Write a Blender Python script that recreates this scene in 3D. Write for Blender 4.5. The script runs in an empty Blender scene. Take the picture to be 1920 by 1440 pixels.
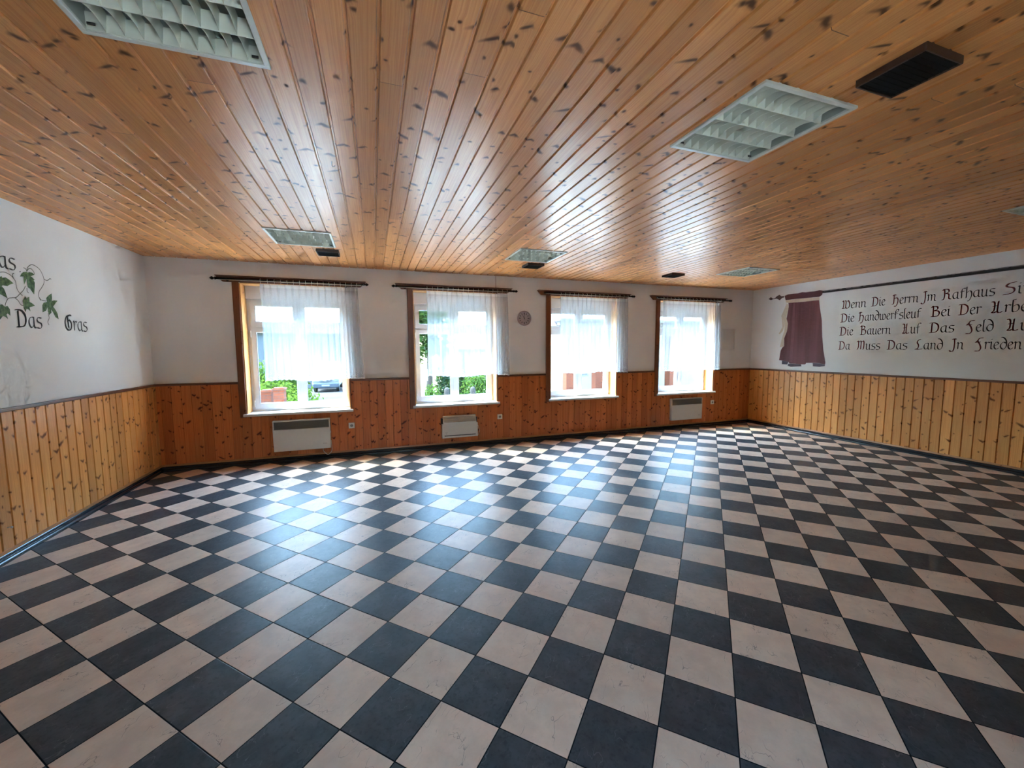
import bpy, bmesh, math, random
from mathutils import Vector, Matrix

# ------------------------------------------------------------------ camera, sky, sun, exposure
scene = bpy.context.scene
COL = scene.collection
XL, XR, D, H, YB = -2.7164, 7.6129, 6.4469, 2.7983, -0.9
HW = 1.1652                       # top of the wainscot
OUT = 0.36                        # thickness of the window wall
random.seed(7)

cam_data = bpy.data.cameras.new('camera')
cam_data.sensor_width = 36.0
cam_data.lens = 751.7519 * 36.0 / 1920.0
cam_data.clip_start = 0.02
cam = bpy.data.objects.new('camera', cam_data)
COL.objects.link(cam)
R_, D_, F_ = (Vector((0.94527636, -0.32623235, -0.0050059)),
              Vector((-0.03314772, -0.08076136, -0.99618213)),
              Vector((0.32458255, 0.94183335, -0.08715567)))
mw = Matrix(((R_.x, -D_.x, -F_.x, 0), (R_.y, -D_.y, -F_.y, 0), (R_.z, -D_.z, -F_.z, 1.6), (0, 0, 0, 1)))
cam.matrix_world = mw
scene.camera = cam

scene.view_settings.view_transform = 'Standard'
scene.view_settings.look = 'None'
scene.view_settings.gamma = 1.0
scene.view_settings.use_curve_mapping = False
scene.view_settings.exposure = 2.9
scene.cycles.use_denoising = True
scene.cycles.use_adaptive_sampling = True
scene.cycles.adaptive_threshold = 0.08
scene.cycles.adaptive_min_samples = 16
scene.cycles.max_bounces = 10
scene.cycles.diffuse_bounces = 6
scene.cycles.glossy_bounces = 4
scene.cycles.transmission_bounces = 8
scene.cycles.transparent_max_bounces = 12
scene.cycles.caustics_reflective = False
scene.cycles.caustics_refractive = False
scene.cycles.sample_clamp_indirect = 12.0
scene.cycles.blur_glossy = 0.5

world = bpy.data.worlds.new('sky')
scene.world = world
world.use_nodes = True
wn, wl = world.node_tree.nodes, world.node_tree.links
wn.clear()
sky = wn.new('ShaderNodeTexSky')
sky.sky_type = 'NISHITA'
sky.sun_disc = False
sky.sun_elevation = math.radians(56)
sky.sun_rotation = math.radians(300)
sky.air_density = 1.3
sky.dust_density = 2.0
sky.ozone_density = 2.0
bg = wn.new('ShaderNodeBackground')
bg.inputs['Strength'].default_value = 1.0
wo = wn.new('ShaderNodeOutputWorld')
tint = wn.new('ShaderNodeMix')
tint.data_type = 'RGBA'
tint.blend_type = 'MULTIPLY'
tint.inputs[0].default_value = 1.0
tint.inputs[7].default_value = (0.83, 1.0, 1.05, 1.0)       # cool daylight, as the camera balanced it
wl.new(sky.outputs[0], tint.inputs[6])
# added cloud overhead, dimmer towards the horizon, to brighten the room
wtc = wn.new('ShaderNodeTexCoord')
wsep = wn.new('ShaderNodeSeparateXYZ')
wl.new(wtc.outputs['Generated'], wsep.inputs[0])
wmr = wn.new('ShaderNodeMapRange')
for k_, v_ in (('From Min', 0.0), ('From Max', 0.85), ('To Min', 0.34), ('To Max', 2.4)):
    wmr.inputs[k_].default_value = v_
wl.new(wsep.outputs[2], wmr.inputs['Value'])
sky_gain = wn.new('ShaderNodeVectorMath')
sky_gain.operation = 'SCALE'
wl.new(tint.outputs[2], sky_gain.inputs[0])
wl.new(wmr.outputs[0], sky_gain.inputs['Scale'])
wl.new(sky_gain.outputs[0], bg.inputs['Color'])
wl.new(bg.outputs[0], wo.inputs['Surface'])
world.cycles.sampling_method = 'MANUAL'
world.cycles.sample_map_resolution = 512

sun_d = bpy.data.lights.new('sun', 'SUN')
sun_d.energy = 7.5
sun_d.angle = math.radians(0.6)
sun_d.color = (1.0, 0.97, 0.90)
sun = bpy.data.objects.new('sun', sun_d)
COL.objects.link(sun)
sun.location = (-6, 16, 14)
sun.rotation_euler = Vector((0.95, -0.42, -2.3)).to_track_quat('-Z', 'Y').to_euler()

WIN = [(-1.69, -0.345), (0.60, 1.953), (2.925, 4.28), (5.22, 6.594)]   # openings in the window wall
WZ0, WZ1 = 0.715, 2.505
REAR_FILL = [(0.1, 0.95)]                                                     # window added in the unseen rear wall to light the foreground
RZ0, RZ1 = 0.45, 1.95
for x0, x1, z0, z1, yy, rx in [(*w, WZ0, WZ1, D + OUT - 0.02, -90) for w in WIN] + [(*w, RZ0, RZ1, YB - 0.28, 90) for w in REAR_FILL]:   # daylight sampling through the windows
    pd = bpy.data.lights.new('window_daylight', 'AREA')
    pd.shape = 'RECTANGLE'
    pd.size, pd.size_y = x1 - x0, z1 - z0
    pd.cycles.is_portal = True
    po = bpy.data.objects.new('window_daylight', pd)
    COL.objects.link(po)
    po.location = ((x0 + x1) / 2, yy, (z0 + z1) / 2)
    po.rotation_euler = (math.radians(rx), 0, 0)

# ------------------------------------------------------------------ helpers
def link(o, parent=None):
    COL.objects.link(o)
    if parent is not None:
        o.parent = parent
    return o

def tag(o, label=None, cat=None, group=None, kind=None):
    for k, v in (('label', label), ('category', cat), ('group', group), ('kind', kind)):
        if v:
            o[k] = v
    return o

def thing(name, label, cat, loc=(0, 0, 0), group=None, rz=0.0):
    o = bpy.data.objects.new(name, None)
    o.empty_display_size = 0.1
    o.location = loc
    o.rotation_euler = (0, 0, rz)
    link(o)
    return tag(o, label, cat, group)

def setting(name):
    o = bpy.data.objects.new(name, None)
    o.empty_display_size = 0.1
    link(o)
    return tag(o, kind='structure')

class MB:
    """collects shapes into one mesh"""
    def __init__(self):
        self.v, self.f = [], []
    def add(self, vs, fs):
        n = len(self.v)
        self.v += [tuple(p) for p in vs]
        self.f += [tuple(i + n for i in f) for f in fs]
        return self
    def box(self, x0, x1, y0, y1, z0, z1):
        vs = [(x, y, z) for x in (x0, x1) for y in (y0, y1) for z in (z0, z1)]
        return self.add(vs, [(0, 1, 3, 2), (4, 6, 7, 5), (0, 4, 5, 1), (2, 3, 7, 6), (0, 2, 6, 4), (1, 5, 7, 3)])
    def prism(self, pts, axis, a, b):
        """polygon pts (2D) extruded along an axis from a to b"""
        def p3(p, t):
            return {'x': (t, p[0], p[1]), 'y': (p[0], t, p[1]), 'z': (p[0], p[1], t)}[axis]
        n = len(pts)
        vs = [p3(p, a) for p in pts] + [p3(p, b) for p in pts]
        fs = [tuple(range(n)), tuple(range(2 * n - 1, n - 1, -1))]
        fs += [(i, i + n, (i + 1) % n + n, (i + 1) % n) for i in range(n)]
        return self.add(vs, fs)
    def tube(self, pts, r, n=8, cap=True, taper=None):
        pts = [Vector(p) for p in pts]
        rings, prev = [], None
        for i, p in enumerate(pts):
            t = (pts[min(i + 1, len(pts) - 1)] - pts[max(i - 1, 0)]).normalized()
            if prev is None:
                u = t.orthogonal().normalized()
            else:
                u = (prev - t * prev.dot(t)).normalized()
            prev = u
            w = t.cross(u)
            rr = r if taper is None else r * taper[i]
            rings.append([p + u * math.cos(2 * math.pi * k / n) * rr + w * math.sin(2 * math.pi * k / n) * rr for k in range(n)])
        vs = [q for ring in rings for q in ring]
        fs = []
        for i in range(len(pts) - 1):
            for k in range(n):
                a, b = i * n + k, i * n + (k + 1) % n
                fs.append((a, b, b + n, a + n))
        if cap:
            fs += [tuple(range(n - 1, -1, -1)), tuple(range((len(pts) - 1) * n, len(pts) * n))]
        return self.add(vs, fs)
    def lathe(self, prof, axis='z', n=20, c=(0, 0, 0)):
        """profile of (radius, height)"""
        vs = []
        for r, h in prof:
            for k in range(n):
                a = 2 * math.pi * k / n
                x, y = r * math.cos(a), r * math.sin(a)
                q = {'z': (x, y, h), 'y': (x, h, y), 'x': (h, x, y)}[axis]
                vs.append((q[0] + c[0], q[1] + c[1], q[2] + c[2]))
        fs = []
        for i in range(len(prof) - 1):
            for k in range(n):
                a, b = i * n + k, i * n + (k + 1) % n
                fs.append((a, b, b + n, a + n))
        fs += [tuple(range(n)), tuple(range((len(prof) - 1) * n, len(prof) * n))]
        return self.add(vs, fs)
    def build(self, name, mat, parent=None, smooth=False, bevel=0.0, seg=2, kind=None, recalc=True):
        me = bpy.data.meshes.new(name)
        me.from_pydata(self.v, [], self.f)
        if recalc:
            bm = bmesh.new()
            bm.from_mesh(me)
            bmesh.ops.remove_doubles(bm, verts=bm.verts, dist=1e-6)
            bmesh.ops.recalc_face_normals(bm, faces=bm.faces)
            bm.to_mesh(me)
            bm.free()
        me.materials.append(mat)
        if smooth:
            for p in me.polygons:
                p.use_smooth = True
        o = bpy.data.objects.new(name, me)
        link(o, parent)
        if bevel:
            m = o.modifiers.new('bevel', 'BEVEL')
            m.width, m.segments, m.limit_method = bevel, seg, 'ANGLE'
        if kind:
            o['kind'] = kind
        return o

def copy_tree(o, parent=None):
    c = o.copy()
    COL.objects.link(c)
    c.parent = parent
    for ch in list(o.children):
        copy_tree(ch, c)
    return c

def smooth_line(pts, k=5):
    """Catmull-Rom through points of any dimension"""
    P = [Vector(p) for p in pts]
    if len(P) < 3:
        return P
    out = []
    for i in range(len(P) - 1):
        a, b, c, d = P[max(i - 1, 0)], P[i], P[i + 1], P[min(i + 2, len(P) - 1)]
        for j in range(k):
            t = j / k
            out.append(0.5 * ((2 * b) + (c - a) * t + (2 * a - 5 * b + 4 * c - d) * t * t + (3 * b - a - 3 * c + d) * t ** 3))
    out.append(P[-1])
    return out

# ------------------------------------------------------------------ materials
class NT:
    """small wrapper that writes node graphs as expressions"""
    def __init__(self, name):
        self.m = bpy.data.materials.new(name)
        self.m.use_nodes = True
        self.n, self.l = self.m.node_tree.nodes, self.m.node_tree.links
        self.n.clear()
        self.out = self.n.new('ShaderNodeOutputMaterial')
    def put(self, sock, v):
        if isinstance(v, bpy.types.NodeSocket):
            self.l.new(v, sock)
        elif isinstance(v, (tuple, list)) and len(v) == 3 and sock.type == 'RGBA':
            sock.default_value = (*v, 1)
        else:
            sock.default_value = v
    def math(self, op, a, b=0.0, c=0.0, clamp=False):
        nd = self.n.new('ShaderNodeMath')
        nd.operation = op
        nd.use_clamp = clamp
        for i, v in enumerate((a, b, c)):
            self.put(nd.inputs[i], v)
        return nd.outputs[0]
    def smooth(self, x, lo, hi):
        nd = self.n.new('ShaderNodeMapRange')
        nd.interpolation_type = 'SMOOTHSTEP'
        for k, v in (('Value', x), ('From Min', lo), ('From Max', hi)):
            self.put(nd.inputs[k], v)
        return nd.outputs[0]
    def remap(self, x, a, b, c, d):
        nd = self.n.new('ShaderNodeMapRange')
        for k, v in (('Value', x), ('From Min', a), ('From Max', b), ('To Min', c), ('To Max', d)):
            self.put(nd.inputs[k], v)
        return nd.outputs[0]
    def mix(self, f, a, b, mode='MIX'):
        nd = self.n.new('ShaderNodeMix')
        nd.data_type = 'RGBA'
        nd.blend_type = mode
        self.put(nd.inputs[0], f)
        self.put(nd.inputs[6], a)
        self.put(nd.inputs[7], b)
        return nd.outputs[2]
    def pos(self):
        nd = self.n.new('ShaderNodeTexCoord')
        return nd.outputs['Object']
    def sep(self, v):
        nd = self.n.new('ShaderNodeSeparateXYZ')
        self.put(nd.inputs[0], v)
        return nd.outputs
    def comb(self, x=0.0, y=0.0, z=0.0):
        nd = self.n.new('ShaderNodeCombineXYZ')
        for i, v in enumerate((x, y, z)):
            self.put(nd.inputs[i], v)
        return nd.outputs[0]
    def noise(self, vec, scale=1.0, detail=3.0, rough=0.5, out=0):
        nd = self.n.new('ShaderNodeTexNoise')
        self.put(nd.inputs['Vector'], vec)
        self.put(nd.inputs['Scale'], scale)
        self.put(nd.inputs['Detail'], detail)
        self.put(nd.inputs['Roughness'], rough)
        return nd.outputs[out]
    def white(self, w):
        nd = self.n.new('ShaderNodeTexWhiteNoise')
        nd.noise_dimensions = '1D'
        self.put(nd.inputs['W'], w)
        return nd.outputs[0]
    def voronoi(self, vec, scale=1.0, rnd=1.0):
        nd = self.n.new('ShaderNodeTexVoronoi')
        nd.voronoi_dimensions = '2D'
        self.put(nd.inputs['Vector'], vec)
        self.put(nd.inputs['Scale'], scale)
        self.put(nd.inputs['Randomness'], rnd)
        return nd.outputs
    def bump(self, h, strength=0.3, dist=0.01):
        nd = self.n.new('ShaderNodeBump')
        self.put(nd.inputs['Height'], h)
        nd.inputs['Strength'].default_value = strength
        nd.inputs['Distance'].default_value = dist
        return nd.outputs[0]
    def bsdf(self, color, rough=0.5, normal=None, metal=0.0, spec=0.5, coat=0.0, coat_rough=0.1, trans=0.0):
        nd = self.n.new('ShaderNodeBsdfPrincipled')
        self.put(nd.inputs['Base Color'], color)
        self.put(nd.inputs['Roughness'], rough)
        self.put(nd.inputs['Metallic'], metal)
        self.put(nd.inputs['Specular IOR Level'], spec)
        self.put(nd.inputs['Coat Weight'], coat)
        self.put(nd.inputs['Coat Roughness'], coat_rough)
        if normal is not None:
            self.put(nd.inputs['Normal'], normal)
        return nd.outputs[0]
    def finish(self, shader):
        self.l.new(shader, self.out.inputs['Surface'])
        return self.m

def plain(name, color, rough=0.5, metal=0.0, var=0.06, scale=30.0, bump=0.0, spec=0.5):
    t = NT(name)
    p = t.pos()
    n = t.noise(p, scale, 3)
    lo = tuple(c * (1 - var) for c in color)
    hi = tuple(min(1, c * (1 + var)) for c in color)
    c = t.mix(n, lo, hi)
    nm = t.bump(n, bump, 0.004) if bump else None
    return t.finish(t.bsdf(c, rough, nm, metal, spec))

def pine(name, ua, va, width, phase, lightc, darkc, knotc, cv=0.34, rough=0.3, tint=0.22, seed=0.0, knots=1.0, coat=0.0, size=1.0, plank=0.0, spec=0.5, soft=0.12, minor=0.40):
    """knotty pine boards: ua across the boards, va along them"""
    t = NT(name)
    s = t.sep(t.pos())
    u, v = s['XYZ'.index(ua)], s['XYZ'.index(va)]
    q = t.math('DIVIDE', t.math('SUBTRACT', u, phase), width)
    board = t.math('ADD', t.math('FLOOR', q), seed)
    fu = t.math('FRACT', q)
    r1 = t.white(t.math('MULTIPLY', board, 1.37))
    vv = t.math('MULTIPLY_ADD', r1, 9.0, v)
    r2 = t.white(t.math('MULTIPLY_ADD', board, 2.11, 5.3))
    if plank:
        pq = t.math('DIVIDE', vv, plank)
        r2 = t.white(t.math('MULTIPLY_ADD', board, 2.11, t.math('MULTIPLY_ADD', t.math('FLOOR', pq), 7.7, 5.3)))
        fp = t.math('FRACT', pq)
        joint = t.math('LESS_THAN', t.math('MULTIPLY', t.math('MINIMUM', fp, t.math('SUBTRACT', 1.0, fp)), plank), 0.0016)
    wob = t.noise(t.comb(t.math('MULTIPLY', u, 26.0), t.math('MULTIPLY', vv, 26.0), board), 1.0, 1)
    wobc = t.math('SUBTRACT', wob, 0.5)
    def layer(nu, cvv, off, ru0, ru1, rv0, rv1, bend, keep):
        a = t.math('MULTIPLY_ADD', fu, nu, t.math('MULTIPLY', board, 37.7))
        b = t.math('DIVIDE', t.math('ADD', vv, off), cvv)
        vo = t.voronoi(t.comb(a, b, 0.0), 1.0, 0.85)
        ps = t.sep(vo['Position'])
        cs = t.sep(vo['Color'])
        du = t.math('MULTIPLY', t.math('SUBTRACT', a, ps[0]), width / nu)
        dv = t.math('MULTIPLY', t.math('SUBTRACT', b, ps[1]), cvv)
        du = t.math('MULTIPLY_ADD', wobc, 0.014, du)
        dv = t.math('MULTIPLY_ADD', wobc, -0.012, dv)
        ru = t.remap(t.math('POWER', cs[0], 1.7), 0, 1, ru0 * size, ru1 * size)
        rv = t.remap(cs[1], 0, 1, rv0 * size, rv1 * size)
        bd = t.math('MULTIPLY', t.math('ABSOLUTE', t.math('MULTIPLY_ADD', t.math('SUBTRACT', cs[1], 0.5), t.math('MULTIPLY', ru, 1.5), du)), bend)
        dvb = t.math('ADD', dv, bd)
        kx = t.math('DIVIDE', du, ru)
        ky = t.math('DIVIDE', dvb, rv)
        d = t.math('SQRT', t.math('ADD', t.math('MULTIPLY', kx, kx), t.math('MULTIPLY', ky, ky)))
        on = t.math('GREATER_THAN', cs[2], 1.0 - keep)
        core = t.math('MULTIPLY', t.smooth(d, 1.2 + soft, 0.6 - soft), on)
        hx = t.math('DIVIDE', du, 0.034)
        hy = t.math('DIVIDE', dvb, 0.052)
        hd = t.math('SQRT', t.math('ADD', t.math('MULTIPLY', hx, hx), t.math('MULTIPLY', hy, hy)))
        halo = t.math('MULTIPLY', t.smooth(hd, 1.0, 0.1), on)
        return core, halo
    c1, h1 = layer(1.35, cv, 0.0, 0.009, 0.034, 0.0055, 0.011, -0.6, 0.62 * knots)
    c2, h2 = layer(2.3, cv * 0.62, 3.7, 0.004, 0.010, 0.004, 0.009, 0.0, minor * knots)
    core = t.math('MAXIMUM', c1, c2)
    halo = t.math('MAXIMUM', h1, t.math('MULTIPLY', h2, 0.6))
    # annual rings running along the board, pushed aside by the knots
    ug = t.math('MULTIPLY_ADD', halo, 0.011, t.math('MULTIPLY_ADD', t.noise(t.comb(t.math('MULTIPLY', u, 6), t.math('MULTIPLY', vv, 0.8), board), 1.0, 0), 0.03, u))
    gr = t.noise(t.comb(t.math('MULTIPLY', ug, 150.0), t.math('MULTIPLY', vv, 1.6), board), 1.0, 2, 0.6)
    fine = t.noise(t.comb(t.math('MULTIPLY', u, 600.0), t.math('MULTIPLY', vv, 9.0), board), 1.0, 0)
    g = t.smooth(gr, 0.35, 0.68)
    col = t.mix(t.math('MULTIPLY', g, 0.75), lightc, darkc)
    col = t.mix(t.math('MULTIPLY', t.smooth(fine, 0.4, 0.75), 0.18), col, darkc)
    col = t.mix(t.math('MULTIPLY', t.smooth(halo, 0.25, 1.0), 0.42), col, tuple(0.62 * a for a in darkc))
    br = t.remap(r2, 0, 1, 1 - tint, 1 + tint * 0.55)
    col = t.mix(1.0, col, t.comb(br, t.math('POWER', br, 1.15), t.math('POWER', br, 1.3)), 'MULTIPLY')
    col = t.mix(t.math('MULTIPLY', core, 0.93), col, knotc)
    if plank:
        col = t.mix(t.math('MULTIPLY', joint, 0.85), col, knotc)
    nm = None
    rg = t.remap(gr, 0, 1, rough - 0.06, rough + 0.10)
    return t.finish(t.bsdf(col, rg, nm, spec=t.math('MULTIPLY_ADD', core, -0.6 * spec, spec)))

PINE_L, PINE_D, PINE_K = (0.74, 0.335, 0.090), (0.58, 0.210, 0.045), (0.060, 0.026, 0.013)
M = {}
M['ceiling'] = pine('pine_ceiling', 'X', 'Y', 0.1155, -0.057, (0.66, 0.295, 0.092), (0.52, 0.180, 0.046), (0.075, 0.030, 0.014), cv=0.36, rough=0.30, seed=3.0, size=1.6, plank=4.3, knots=1.15, soft=0.35, minor=0.24, spec=0.4)
M['panel_left'] = pine('pine_wainscot_left', 'Y', 'Z', 0.1113, 4.125, PINE_L, PINE_D, (0.130, 0.034, 0.007), cv=0.33, rough=0.36, seed=40.0, size=1.5, knots=1.15, minor=0.2, soft=0.3)
M['panel_right'] = pine('pine_wainscot_right', 'Y', 'Z', 0.1111, 2.666, PINE_L, PINE_D, (0.120, 0.032, 0.007), cv=0.33, rough=0.36, seed=140.0, size=1.5, knots=1.15, minor=0.2, soft=0.3)
M['panel_back_shaded'] = pine('pine_wainscot_window_wall_shaded', 'X', 'Z', 0.1120, 1.607, (0.56, 0.175, 0.050), (0.42, 0.103, 0.024), (0.075, 0.018, 0.010), cv=0.33, rough=0.33, seed=260.0, size=1.55, spec=0.3, minor=0.28, soft=0.2)  # same pine as the side walls, shade put into its darker, redder colour
M['panel_rear'] = pine('pine_wainscot_rear', 'X', 'Z', 0.1120, 1.607, PINE_L, PINE_D, PINE_K, cv=0.33, rough=0.33, seed=320.0)
M['lining'] = pine('pine_window_lining', 'Y', 'Z', 0.30, 0.05, (0.66, 0.34, 0.115), (0.52, 0.23, 0.065), (0.3, 0.1, 0.03), cv=0.9, rough=0.35, tint=0.05)
M['casing'] = pine('pine_window_casing', 'X', 'Z', 0.35, 0.03, (0.19, 0.055, 0.016), (0.13, 0.034, 0.010), (0.08, 0.022, 0.010), cv=0.5, rough=0.35, tint=0.05)
M['rail'] = plain('dark_stained_rail', (0.13, 0.042, 0.018), 0.35, var=0.25, scale=18)
M['strip'] = pine('pine_bottom_strip', 'Z', 'Y', 0.5, -0.1, (0.42, 0.19, 0.065), (0.32, 0.12, 0.035), (0.2, 0.07, 0.02), cv=0.6, tint=0.02, knots=0.2)
M['cornice'] = plain('dark_stained_cornice', (0.115, 0.036, 0.014), 0.32, var=0.3, scale=14)
M['rod'] = plain('dark_turned_wood', (0.022, 0.009, 0.006), 0.25, var=0.3)
M['skirting'] = plain('black_skirting', (0.016, 0.015, 0.017), 0.22, var=0.2)
M['pvc'] = plain('white_plastic_frame', (0.56, 0.56, 0.57), 0.28, var=0.02)
M['rubber'] = plain('grey_gasket', (0.10, 0.10, 0.10), 0.6)
M['sillstone'] = plain('white_sill', (0.62, 0.62, 0.61), 0.3, var=0.04, scale=8)
M['metal'] = plain('brushed_metal', (0.55, 0.56, 0.57), 0.35, 0.9)
M['brass'] = plain('dull_curtain_hook', (0.62, 0.55, 0.46), 0.4, 0.3)
M['heater'] = plain('white_enamel', (0.60, 0.585, 0.555), 0.35, var=0.03)
M['grille'] = plain('grey_heater_grille', (0.27, 0.26, 0.25), 0.45, 0.2)
M['darkslot'] = plain('dark_slot', (0.02, 0.02, 0.02), 0.6)
M['bracket'] = plain('black_bracket', (0.02, 0.018, 0.02), 0.5)
M['cord'] = plain('white_cord', (0.62, 0.58, 0.52), 0.45)
M['socket'] = plain('white_socket_plastic', (0.74, 0.72, 0.67), 0.35, var=0.02)
M['socket_in'] = plain('grey_socket_recess', (0.22, 0.21, 0.2), 0.5)
M['lamp_frame'] = plain('pale_grey_lamp_frame', (0.60, 0.62, 0.57), 0.35, var=0.03)
M['louvre'] = plain('pale_lamp_louvre', (0.64, 0.66, 0.57), 0.30, var=0.03)
M['lamp_tray'] = plain('grey_lamp_tray', (0.34, 0.37, 0.33), 0.4, var=0.05)
M['tube'] = plain('unlit_fluorescent_tube', (0.75, 0.76, 0.74), 0.2)
M['vent_frame'] = plain('brown_vent_frame', (0.050, 0.020, 0.011), 0.5, var=0.2)
M['vent_dark'] = plain('black_vent_mesh', (0.006, 0.005, 0.005), 0.85, spec=0.15)
M['clock_rim'] = plain('mauve_grey_clock_rim', (0.33, 0.27, 0.28), 0.3)
M['clock_face'] = plain('grey_clock_face', (0.42, 0.37, 0.40), 0.45)
M['ink'] = plain('black_clock_print', (0.035, 0.022, 0.028), 0.6)
M['hatch'] = plain('off_white_hatch_paint', (0.66, 0.64, 0.61), 0.45, var=0.02)
M['wire'] = plain('brown_wire', (0.22, 0.13, 0.10), 0.5)

def plaster(name, col):
    t = NT(name)
    p = t.pos()
    a = t.noise(p, 140.0, 1, 0.6)
    b = t.noise(p, 2.2, 3)
    c = t.mix(t.smooth(b, 0.3, 0.7), tuple(x * 0.97 for x in col), col)
    return t.finish(t.bsdf(c, 0.75, t.bump(a, 0.25, 0.002), spec=0.3))
M['wall'] = plaster('white_wall_paint', (0.74, 0.735, 0.715))
M['wall_window'] = plaster('white_wall_paint_window_side', (0.74, 0.725, 0.705))

def floor_material():
    t = NT('slate_checker_tiles')
    s = t.sep(t.pos())
    a = 0.7815019
    c_, s_ = math.cos(a), math.sin(a)
    T = 0.3015732
    U = t.math('DIVIDE', t.math('ADD', t.math('MULTIPLY_ADD', s[0], c_, t.math('MULTIPLY', s[1], s_)), 0.129694), T)
    V = t.math('DIVIDE', t.math('SUBTRACT', t.math('MULTIPLY_ADD', s[0], -s_, t.math('MULTIPLY', s[1], c_)), 0.142917), T)
    iu, iv = t.math('FLOOR', U), t.math('FLOOR', V)
    fu, fv = t.math('FRACT', U), t.math('FRACT', V)
    par = t.math('FLOORED_MODULO', t.math('ADD', iu, iv), 2.0)
    dark = t.math('GREATER_THAN', par, 0.5)
    def edge(f):
        return t.math('MINIMUM', f, t.math('SUBTRACT', 1.0, f))
    e = t.math('MULTIPLY', t.math('MINIMUM', edge(fu), edge(fv)), T)
    tile = t.smooth(e, 0.0018, 0.0032)
    rnd = t.white(t.math('MULTIPLY_ADD', iu, 12.97, t.math('MULTIPLY', iv, 78.23)))
    # the printed slate relief repeats from tile to tile with another offset
    vec = t.comb(t.math('MULTIPLY_ADD', rnd, 31.0, t.math('MULTIPLY', U, 1.0)), t.math('MULTIPLY_ADD', rnd, 17.0, V), t.math('MULTIPLY', rnd, 9.0))
    big = t.noise(vec, 2.6, 4, 0.62)
    fine = t.noise(vec, 14.0, 3, 0.65)
    def crack(scale, w, sd):
        nd = t.noise(t.comb(t.math('ADD', t.sep(vec)[0], sd), t.math('MULTIPLY', t.sep(vec)[1], 1.8), sd), scale, 3, 0.5)
        r = t.math('ABSOLUTE', t.math('SUBTRACT', nd, 0.5))
        gate = t.smooth(t.noise(t.comb(t.sep(vec)[1], t.sep(vec)[0], sd + 4.0), 2.0, 1), 0.52, 0.60)
        return t.math('MULTIPLY', t.smooth(r, w, w * 0.25), gate)
    cr = t.math('MAXIMUM', crack(1.35, 0.0045, 1.0), crack(2.3, 0.0055, 7.0))
    light = t.mix(t.smooth(big, 0.3, 0.7), (0.60, 0.440, 0.325), (0.69, 0.520, 0.385))
    light = t.mix(t.math('MULTIPLY', t.smooth(fine, 0.5, 0.8), 0.25), light, (0.47, 0.345, 0.255))
    light = t.mix(t.math('MULTIPLY', cr, 0.7), light, (0.20, 0.155, 0.13))
    dk = t.mix(t.smooth(big, 0.3, 0.7), (0.036, 0.040, 0.042), (0.062, 0.066, 0.068))
    dk = t.mix(t.math("MULTIPLY", t.smooth(fine, 0.48, 0.72), 0.7), dk, (0.022, 0.025, 0.028))
    dk = t.mix(t.math('MULTIPLY', cr, 0.55), dk, (0.15, 0.15, 0.15))
    tint = t.remap(rnd, 0, 1, 0.93, 1.07)
    col = t.mix(dark, light, dk)
    col = t.mix(1.0, col, t.comb(tint, tint, tint), 'MULTIPLY')
    col = t.mix(tile, (0.012, 0.012, 0.013), col)
    hgt = t.math('ADD', t.math('MULTIPLY', t.smooth(e, 0.0008, 0.0045), 0.6),
                 t.math('MULTIPLY_ADD', big, 0.9, t.math('MULTIPLY', fine, 0.16)))
    nm = t.bump(hgt, 0.35, 0.004)
    rg = t.math('ADD', t.remap(fine, 0, 1, 0.34, 0.46), t.math('MULTIPLY', t.math('SUBTRACT', 1.0, tile), 0.5))
    return t.finish(t.bsdf(col, rg, nm, spec=t.math('MULTIPLY', tile, 0.22)))
M['floor'] = floor_material()

def sheer_material():
    t = NT('white_sheer_voile')
    s = t.sep(t.pos())
    p = t.pos()
    # lace border and scattered stitching near the hem, denser weave than the voile above
    n = t.noise(p, 90.0, 2)
    vo = t.voronoi(t.comb(t.math('MULTIPLY', s[0], 22.0), t.math('MULTIPLY', s[2], 22.0), 0.0))
    ring = t.smooth(t.math('ABSOLUTE', t.math('SUBTRACT', vo['Distance'], 0.33)), 0.09, 0.03)
    hem = t.smooth(s[2], 0.17, 0.02)
    edge = t.smooth(s[2], 0.030, 0.018)
    dens = t.math('ADD', 0.46, t.math('MULTIPLY', t.math('MULTIPLY', ring, hem), 0.35))
    dens = t.math('ADD', dens, t.math('MULTIPLY', edge, 0.30))
    dens = t.math('ADD', dens, t.math('MULTIPLY', t.smooth(s[2], 1.28, 1.30), 0.18))
    dens = t.math('MULTIPLY_ADD', t.math('SUBTRACT', n, 0.5), 0.10, dens, clamp=True)
    dif = t.n.new('ShaderNodeBsdfDiffuse')
    tra = t.n.new('ShaderNodeBsdfTranslucent')
    dif.inputs[0].default_value = (0.86, 0.87, 0.88, 1)
    tra.inputs[0].default_value = (0.36, 0.42, 0.47, 1)
    cloth = t.n.new('ShaderNodeMixShader')
    cloth.inputs[0].default_value = 0.5
    t.l.new(dif.outputs[0], cloth.inputs[1])
    t.l.new(tra.outputs[0], cloth.inputs[2])
    tr = t.n.new('ShaderNodeBsdfTransparent')
    mx = t.n.new('ShaderNodeMixShader')
    t.put(mx.inputs[0], dens)
    t.l.new(tr.outputs[0], mx.inputs[1])
    t.l.new(cloth.outputs[0], mx.inputs[2])
    return t.finish(mx.outputs[0])
M['sheer'] = sheer_material()

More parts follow.
